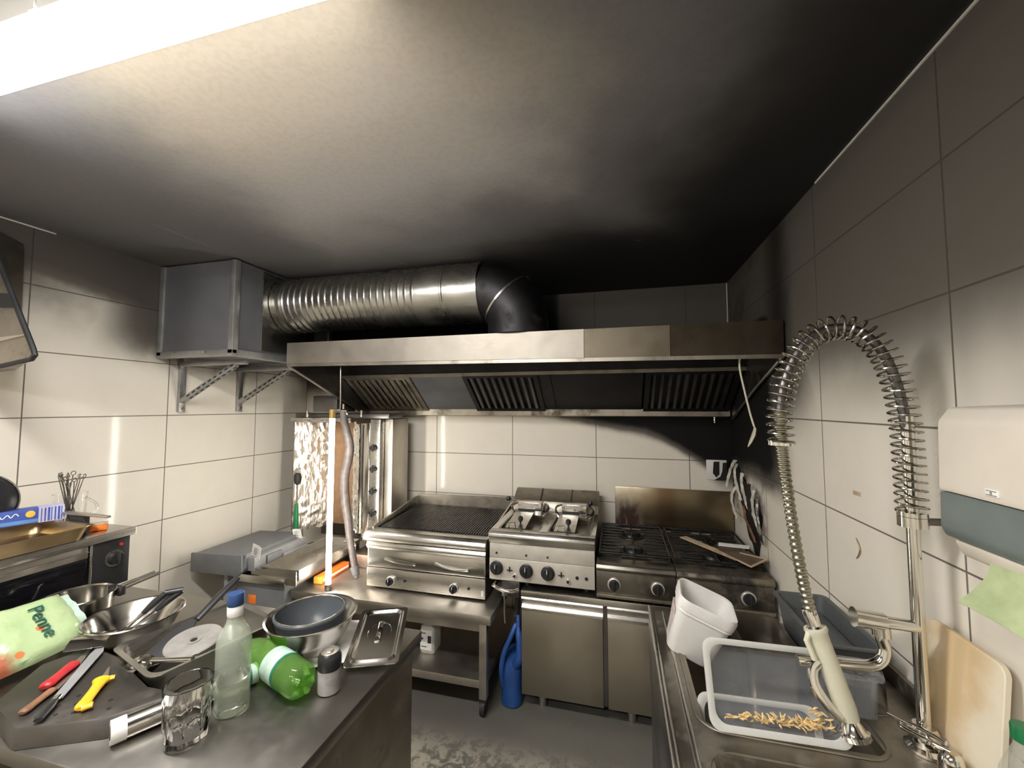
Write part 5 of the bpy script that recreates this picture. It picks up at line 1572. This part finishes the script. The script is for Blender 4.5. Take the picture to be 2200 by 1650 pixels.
# swing spout
SA = (PX, PY, 1.104)
build('spout_arm', MB().sweep([SA, (PX - .06, PY - .002, 1.108), (PX - .085, PY - .003, 1.110)], .0125, 16), M['chrome'], ta)
build('spout_valve', MB().sweep([(PX - .062, PY - .003, 1.108), (PX - .064, PY - .003, 1.108), (PX - .112, PY - .004, 1.112), (PX - .122, PY - .004, 1.113)], [.0150, .0185, .0195, .0205], 20), M['chrome'], ta)
build('spout', MB().sweep(dense([(PX - .070, PY - .003, 1.096), (PX - .070, PY - .004, 1.072), (PX - .066, PY - .006, 1.050), (PX - .076, PY - .008, 1.026), (PX - .100, PY - .010, 1.014), (PX - .16, PY - .014, 1.012), (PX - .24, PY - .018, 1.010)], 8), .0118, 14), M['chrome'], ta)
build('spout_nut', MB().cyl((PX - .070, PY - .003, 1.098), (PX - .070, PY - .004, 1.078), .0165, n=18), M['chrome'], ta)
# spray gun
q0, q1 = Vector((.424, 1.083, 1.086)), Vector((.474, 1.052, .902))
qd = (q1 - q0).normalized()
QL = (q1 - q0).length
def gun(prof, n=20, fl=1.0):
    return MB().sweep([q0 + qd * (t * QL) for t, _ in prof], [r for _, r in prof], n, True, fl)
build('gun_neck', gun([(-.20, .0125), (-.17, .0145), (-.02, .0135), (.0, .017)]), M['chrome'], ta)
hdl = build('spray_handle', gun([(.0, .0225), (.03, .0235), (.07, .0200), (.16, .0195), (.50, .0200), (.80, .0205), (.92, .0180)], 20), M['ivory'], ta)
build('spray_head', MB().sweep([q1 - qd * .02, q1 + qd * .004, q1 + qd * .008, q1 + qd * .018, q1 + qd * .019], [.014, .0215, .0275, .0270, .018], 26), M['chrome'], ta)
build('lever', MB().sweep(dense([q0 + qd * .07 + Vector((-.020, -.006, 0)), q0 + qd * .085 + Vector((-.038, -.010, 0)), q0 + qd * .115 + Vector((-.046, -.014, 0)), q0 + qd * .150 + Vector((-.036, -.016, 0)), q0 + qd * .172 + Vector((-.020, -.012, 0))], 5), .0075, 10, True, 1.6), M['chrome'], ta)
build('lever_guard', MB().sweep([q0 + qd * .01 + Vector((-.018, -.006, 0)), q0 + qd * .03 + Vector((-.030, -.008, .004)), q0 + qd * .075 + Vector((-.026, -.008, 0))], .006, 8), M['ivory'], ta)
# base mixer levers
for s, (dx, dy) in enumerate(((-.055, .040), (-.030, -.045))):
    pth = [(PX, PY, TZ + .030), (PX + dx * .4, PY + dy * .4 - .02, TZ + .045), (PX + dx, PY + dy - .02, TZ + .050)]
    build('tap_lever', MB().sweep(dense(pth, 4), .0068, 10, True, .55), M['chrome'], ta)
mx = thing('mixer_lever', 'looped chrome tap lever on the sink ledge at the foot of the tall tap', 'tap lever', (.60, 1.02, TZ))
build('body', MB().lathe([(.020, 0), (.020, .03), (.016, .045), (.010, .05)], 20, (.628, 1.030, TZ + .001)), M['chrome'], mx)
lo = [(.628, 1.030, TZ + .050), (.606, 1.055, TZ + .048), (.588, 1.085, TZ + .044), (.584, 1.100, TZ + .043), (.596, 1.108, TZ + .044), (.612, 1.090, TZ + .050), (.632, 1.048, TZ + .054)]
build('lever_loop', MB().sweep(dense(lo, 6), .0048, 10), M['chrome'], mx)

gu = thing('drinking_glass', 'clear glass standing upside down behind the tall tap', 'glass', (.590, 1.222, TZ))
build('glass_body', MB().lathe([(.030, 0), (.0325, 0), (.0305, .040), (.0280, .080), (.0265, .086), (.004, .087), (.003, .074), (.0235, .072), (.0268, .040), (.029, .001)], 30, (.590, 1.222, TZ + .001), False, False), M['glass'], gu)

cbd = thing('cutting_board', 'stained cream plastic cutting board leaning on the right wall', 'cutting board', (.69, 1.06, TZ))
m = MB()
m.M = frame((.672, 1.172, TZ + .002), (0, -1, 0), (.095, 0, .98))
m.loft([rr(.098, .125, .192, .246, .020, 0, 5), rr(.098, .125, .196, .250, .022, .002, 5), rr(.098, .125, .196, .250, .022, .010, 5), rr(.098, .125, .192, .246, .020, .012, 5)])
build('board_slab', m, M['board'], cbd)
pb = thing('water_bottle', 'clear plastic bottle with a green cap at the lower right corner', 'bottle', (.63, .845, TZ))
pc_ = (.626, .868, TZ + .001)
build('bottle_body', MB().lathe([(.026, 0), (.031, .004), (.032, .03), (.030, .05), (.032, .07), (.032, .120), (.029, .140), (.019, .168), (.0125, .184), (.0120, .196)], 32, pc_, True, False), M['pet_clear'], pb)
build('cap', MB().lathe([(.0135, .193), (.0150, .194), (.0150, .214), (.0140, .217), (.002, .217)], 26, pc_), M['green_cap'], pb)
build('label', MB().lathe([(.0322, .075), (.0324, .076), (.0324, .105), (.0322, .106)], 30, pc_, False, False), M['label_pale'], pb)

# paper towel dispenser
ds_ = thing('towel_dispenser', 'white paper towel dispenser with a smoked grey lower window on the right wall', 'dispenser', (XR, .72, 1.33))
dx0, dy0, dy1 = .562, .50, .918
build('cover', MB().prism([(XR - .001, 1.430), (dx0 + .002, 1.430), (dx0, 1.438), (dx0 + .004, 1.555), (dx0 + .022, 1.580), (XR - .001, 1.586)], dy0, dy1, 'y', .006), M['dispenser_white'], ds_, sm=50)
build('window', MB().prism([(XR - .001, 1.350), (dx0 + .006, 1.350), (dx0 - .001, 1.366), (dx0 + .001, 1.4295), (XR - .001, 1.4295)], dy0 + .002, dy1 - .002, 'y', .005), M['smoke_plastic'], ds_, sm=50)
build('bottom_lip', MB().prism([(XR - .001, 1.316), (dx0 + .05, 1.316), (dx0 + .018, 1.322), (dx0 + .006, 1.3495), (XR - .001, 1.3495)], dy0 + .004, dy1 - .018, 'y', .006), M['dispenser_white'], ds_, sm=50)
build('badge', MB().box(dx0 - .0018, dx0 + .002, .792, .816, 1.441, 1.452, .0006), M['paper'], ds_)
m = MB()
m.box(dx0 - .0024, dx0 - .0016, .795, .813, 1.4425, 1.4440).box(dx0 - .0024, dx0 - .0016, .795, .813, 1.449, 1.4505).box(dx0 - .0024, dx0 - .0016, .803, .806, 1.444, 1.449)
build('badge_print', m, M['label_grey'], ds_)
tw = tag(build('paper_towel', MB().sheet(lambda u, v: (dx0 + .016 - .040 * v * v - .004 * math.sin(PI * u), .838 - .30 * u + .012 * v, 1.330 - .070 * v + .004 * math.sin(6 * u)), 14, 8, .0012), M['paper_green']), 'green paper towel hanging out of the dispenser on the right wall', 'paper towel')

# small marks on the right wall
for y, z, w_, h_, lab in ((1.488, 1.315, .040, .012, 'yellowed scrap of adhesive tape stuck to the right wall tiles'),):
    tag(build('tape_scrap', MB().box(XR - .0014, XR - .0002, y - w_ / 2, y + w_ / 2, z - h_ / 2, z + h_ / 2), M['card']), lab, 'tape')
hk = [(XR - .003, 1.500 - .020 * math.sin(PI * k / 12) + .004 * k / 12, 1.178 - .064 * k / 12) for k in range(13)]
tag(build('bent_wire', MB().sweep(hk, [.001 + .0016 * math.sin(PI * k / 12) for k in range(13)], 6), M['tan_metal']), 'thin curved yellowish strip on the right wall above the crate', 'strip')

# ================================================================== burnt corner, hanging spoon, cardboard, canisters
so_ = thing('burnt_socket', 'half burnt white wall socket on the back wall in the sooty corner', 'socket', (.62, YB, 1.12))
build('socket_plate', MB().box(.555, .676, YB - .010, YB - .001, 1.112, 1.240, .004), M['white_plastic'], so_)
build('burnt_hole', MB().prism([(.598, 1.228), (.632, 1.230), (.630, 1.150), (.612, 1.128), (.592, 1.155)], YB - .0125, YB - .0095, 'y'), M['char'], so_)
build('burnt_patch', MB().prism([(.652, 1.222), (.676, 1.226), (.676, 1.112), (.640, 1.112), (.600, 1.112), (.636, 1.135), (.648, 1.170)], YB - .0120, YB - .0095, 'y'), M['char'], so_)
cf = thing('charred_film', 'charred wall covering peeling in strips from the corner behind the gas hobs', 'burnt covering', (XR, 2.5, .9))
def strip(pts, w0, w1, mt, name='peeled_strip', seed=1):
    P = dense(pts, 6)
    n = len(P) - 1
    def fn(u, v):
        p = P[min(n, int(round(v * n)))]
        wd = w0 + (w1 - w0) * v
        return (p.x - .010 * math.sin(PI * u) - .006 * mnoise.noise(Vector((u * 3, v * 9, seed))), p.y + (u - .5) * wd + .012 * mnoise.noise(Vector((v * 7, u * 3, seed + 5))), p.z)
    build(name, MB().sheet(fn, 5, n, .0018), M[mt], cf, sm=60)
build('char_backing', MB().sheet(lambda u, v: (XR - .004 - .004 * mnoise.noise(Vector((u * 8, v * 8, 3))), 2.845 - .50 * u + (.08 * v if u > .5 else 0) + .03 * mnoise.noise(Vector((v * 6, u * 5, 9))), 1.265 - .24 * u - (.155 + .10 * u + .03 * mnoise.noise(Vector((u * 9, 0, 4)))) * v), 26, 10, .0025), M['char'], cf, sm=60)
strip([(.690, 2.74, 1.262), (.672, 2.76, 1.21), (.660, 2.79, 1.14), (.655, 2.80, 1.085)], .050, .020, 'skin_film', seed=2)
strip([(.690, 2.70, 1.245), (.665, 2.66, 1.20), (.660, 2.60, 1.13), (.668, 2.56, 1.06)], .030, .034, 'skin_film', seed=4)
strip([(.690, 2.60, 1.205), (.672, 2.55, 1.15), (.672, 2.50, 1.08), (.682, 2.47, 1.03)], .026, .040, 'skin_film', seed=6)
strip([(.692, 2.48, 1.165), (.676, 2.45, 1.10), (.672, 2.42, 1.04), (.684, 2.38, .98)], .030, .05, 'char', seed=8)
strip([(.692, 2.42, 1.145), (.680, 2.40, 1.08), (.676, 2.36, 1.02), (.688, 2.33, .95)], .024, .03, 'skin_film', seed=10)
strip([(.690, 2.72, 1.11), (.672, 2.76, 1.05), (.668, 2.72, .98), (.672, 2.66, .93)], .04, .015, 'skin_film', seed=12)
strip([(.692, 2.36, 1.12), (.684, 2.34, 1.05), (.682, 2.31, .98), (.690, 2.30, .90)], .020, .026, 'steel_dark', seed=14)
strip([(.692, 2.60, 1.02), (.684, 2.54, .97), (.684, 2.47, .93), (.690, 2.40, .88)], .016, .022, 'wood', seed=16)

su = thing('hanging_spoon', 'long pale spoon hanging from the right end of the extractor hood', 'spoon', (.55, 2.02, 1.40))
build('handle', MB().sweep(dense([(.545, 2.035, 1.812), (.540, 2.03, 1.755), (.556, 2.025, 1.65), (.574, 2.02, 1.55), (.586, 2.015, 1.495)], 4), .0042, 8), M['ivory'], su)
build('spoon_bowl', MB().sweep([(.586, 2.015, 1.498), (.588, 2.012, 1.482), (.580, 2.008, 1.455), (.566, 2.005, 1.425), (.556, 2.004, 1.405)], [.005, .016, .023, .018, .005], 16, True, .28), M['ivory'], su)

cd = thing('cardboard_flap', 'folded soiled cardboard lying across the right gas hob', 'cardboard', (.55, 2.35, .822))
def quadslab(name, pts, th, mt, par):
    a = [Vector(p) for p in pts]
    m = MB()
    m.hexa([*a, *[p + Vector((0, 0, th)) for p in a]])
    return build(name, m, M[mt], par)
quadslab('long_strip', [(.340, 2.555, .828), (.376, 2.570, .832), (.575, 2.260, .834), (.552, 2.240, .830)], .004, 'card', cd)
quadslab('brown_panel', [(.500, 2.330, .836), (.560, 2.150, .830), (.612, 2.165, .834), (.680, 2.270, .838), (.600, 2.420, .842)], .0, 'card_dark', cd) if False else None
m = MB()
m.prism([(.498, 2.345), (.592, 2.155), (.690, 2.268), (.600, 2.430), (.520, 2.440)], .836, .840, 'z')
build('brown_panel', m, M['card_dark'], cd)
quadslab('pale_edge', [(.588, 2.152, .836), (.595, 2.146, .836), (.696, 2.262, .836), (.690, 2.270, .836)], .005, 'card', cd)
quadslab('pale_edge', [(.494, 2.345, .836), (.500, 2.348, .836), (.596, 2.152, .836), (.589, 2.149, .836)], .005, 'card', cd)
quadslab('upper_flap', [(.520, 2.445, .848), (.512, 2.415, .842), (.652, 2.385, .846), (.664, 2.415, .852)], .003, 'paper', cd)
quadslab('fold_line', [(.596, 2.330, .841), (.590, 2.324, .841), (.690, 2.255, .842), (.694, 2.262, .842)], .003, 'card', cd)

bcn = thing('watering_can', 'blue plastic watering can standing on the floor between stand and cupboard', 'watering can', (-.565, 2.24, 0))
wx, wy = -.568, 2.235
build('can_body', MB().loft([rr(wx, wy, .085, .15, .040, 0), rr(wx, wy, .110, .18, .05, .008), rr(wx, wy, .112, .18, .05, .17), rr(wx, wy + .004, .100, .165, .045, .215), rr(wx, wy + .02, .060, .10, .025, .245)]), M['blue_plastic'], bcn)
build('front_grip', MB().sweep(dense([(wx - .040, wy - .070, .10), (wx - .046, wy - .082, .19), (wx - .034, wy - .074, .27), (wx - .004, wy - .050, .345), (wx + .022, wy - .02, .405)], 5), [.014] * 20 + [.010], 12), M['blue_plastic'], bcn)
build('spout', MB().sweep(dense([(wx + .02, wy - .055, .20), (wx + .046, wy - .066, .25), (wx + .048, wy - .062, .32), (wx + .036, wy - .04, .40), (wx + .030, wy - .02, .45)], 5), [.024] * 6 + [.018] * 8 + [.012] * 7, 12), M['blue_plastic'], bcn)
wc = thing('white_canister', 'white labelled canister on the lower shelf of the grill stand', 'canister', (-1.09, 2.27, .176))
cxx, cyy = -1.072, 2.255
build('canister_body', MB().loft([rr(cxx, cyy, .080, .10, .014, .1757), rr(cxx, cyy, .088, .106, .016, .18), rr(cxx, cyy, .088, .106, .016, .315), rr(cxx, cyy, .060, .08, .02, .350), rr(cxx, cyy, .036, .036, .016, .360)]), M['tub_rim'], wc)
build('label', MB().box(cxx - .040, cxx + .030, cyy - .0545, cyy - .0525, .195, .305), M['paper'], wc)
build('label_print', MB().box(cxx + .006, cxx + .028, cyy - .0556, cyy - .0544, .235, .275).box(cxx - .034, cxx - .006, cyy - .0556, cyy - .0544, .285, .290).box(cxx - .034, cxx - .022, cyy - .0556, cyy - .0544, .252, .262).box(cxx - .034, cxx + .0, cyy - .0556, cyy - .0544, .212, .216), M['ink_dark'], wc)
build('cap', MB().cyl((cxx, cyy, .359), (cxx, cyy, .380), .019, n=18), M['smoke_plastic'], wc)
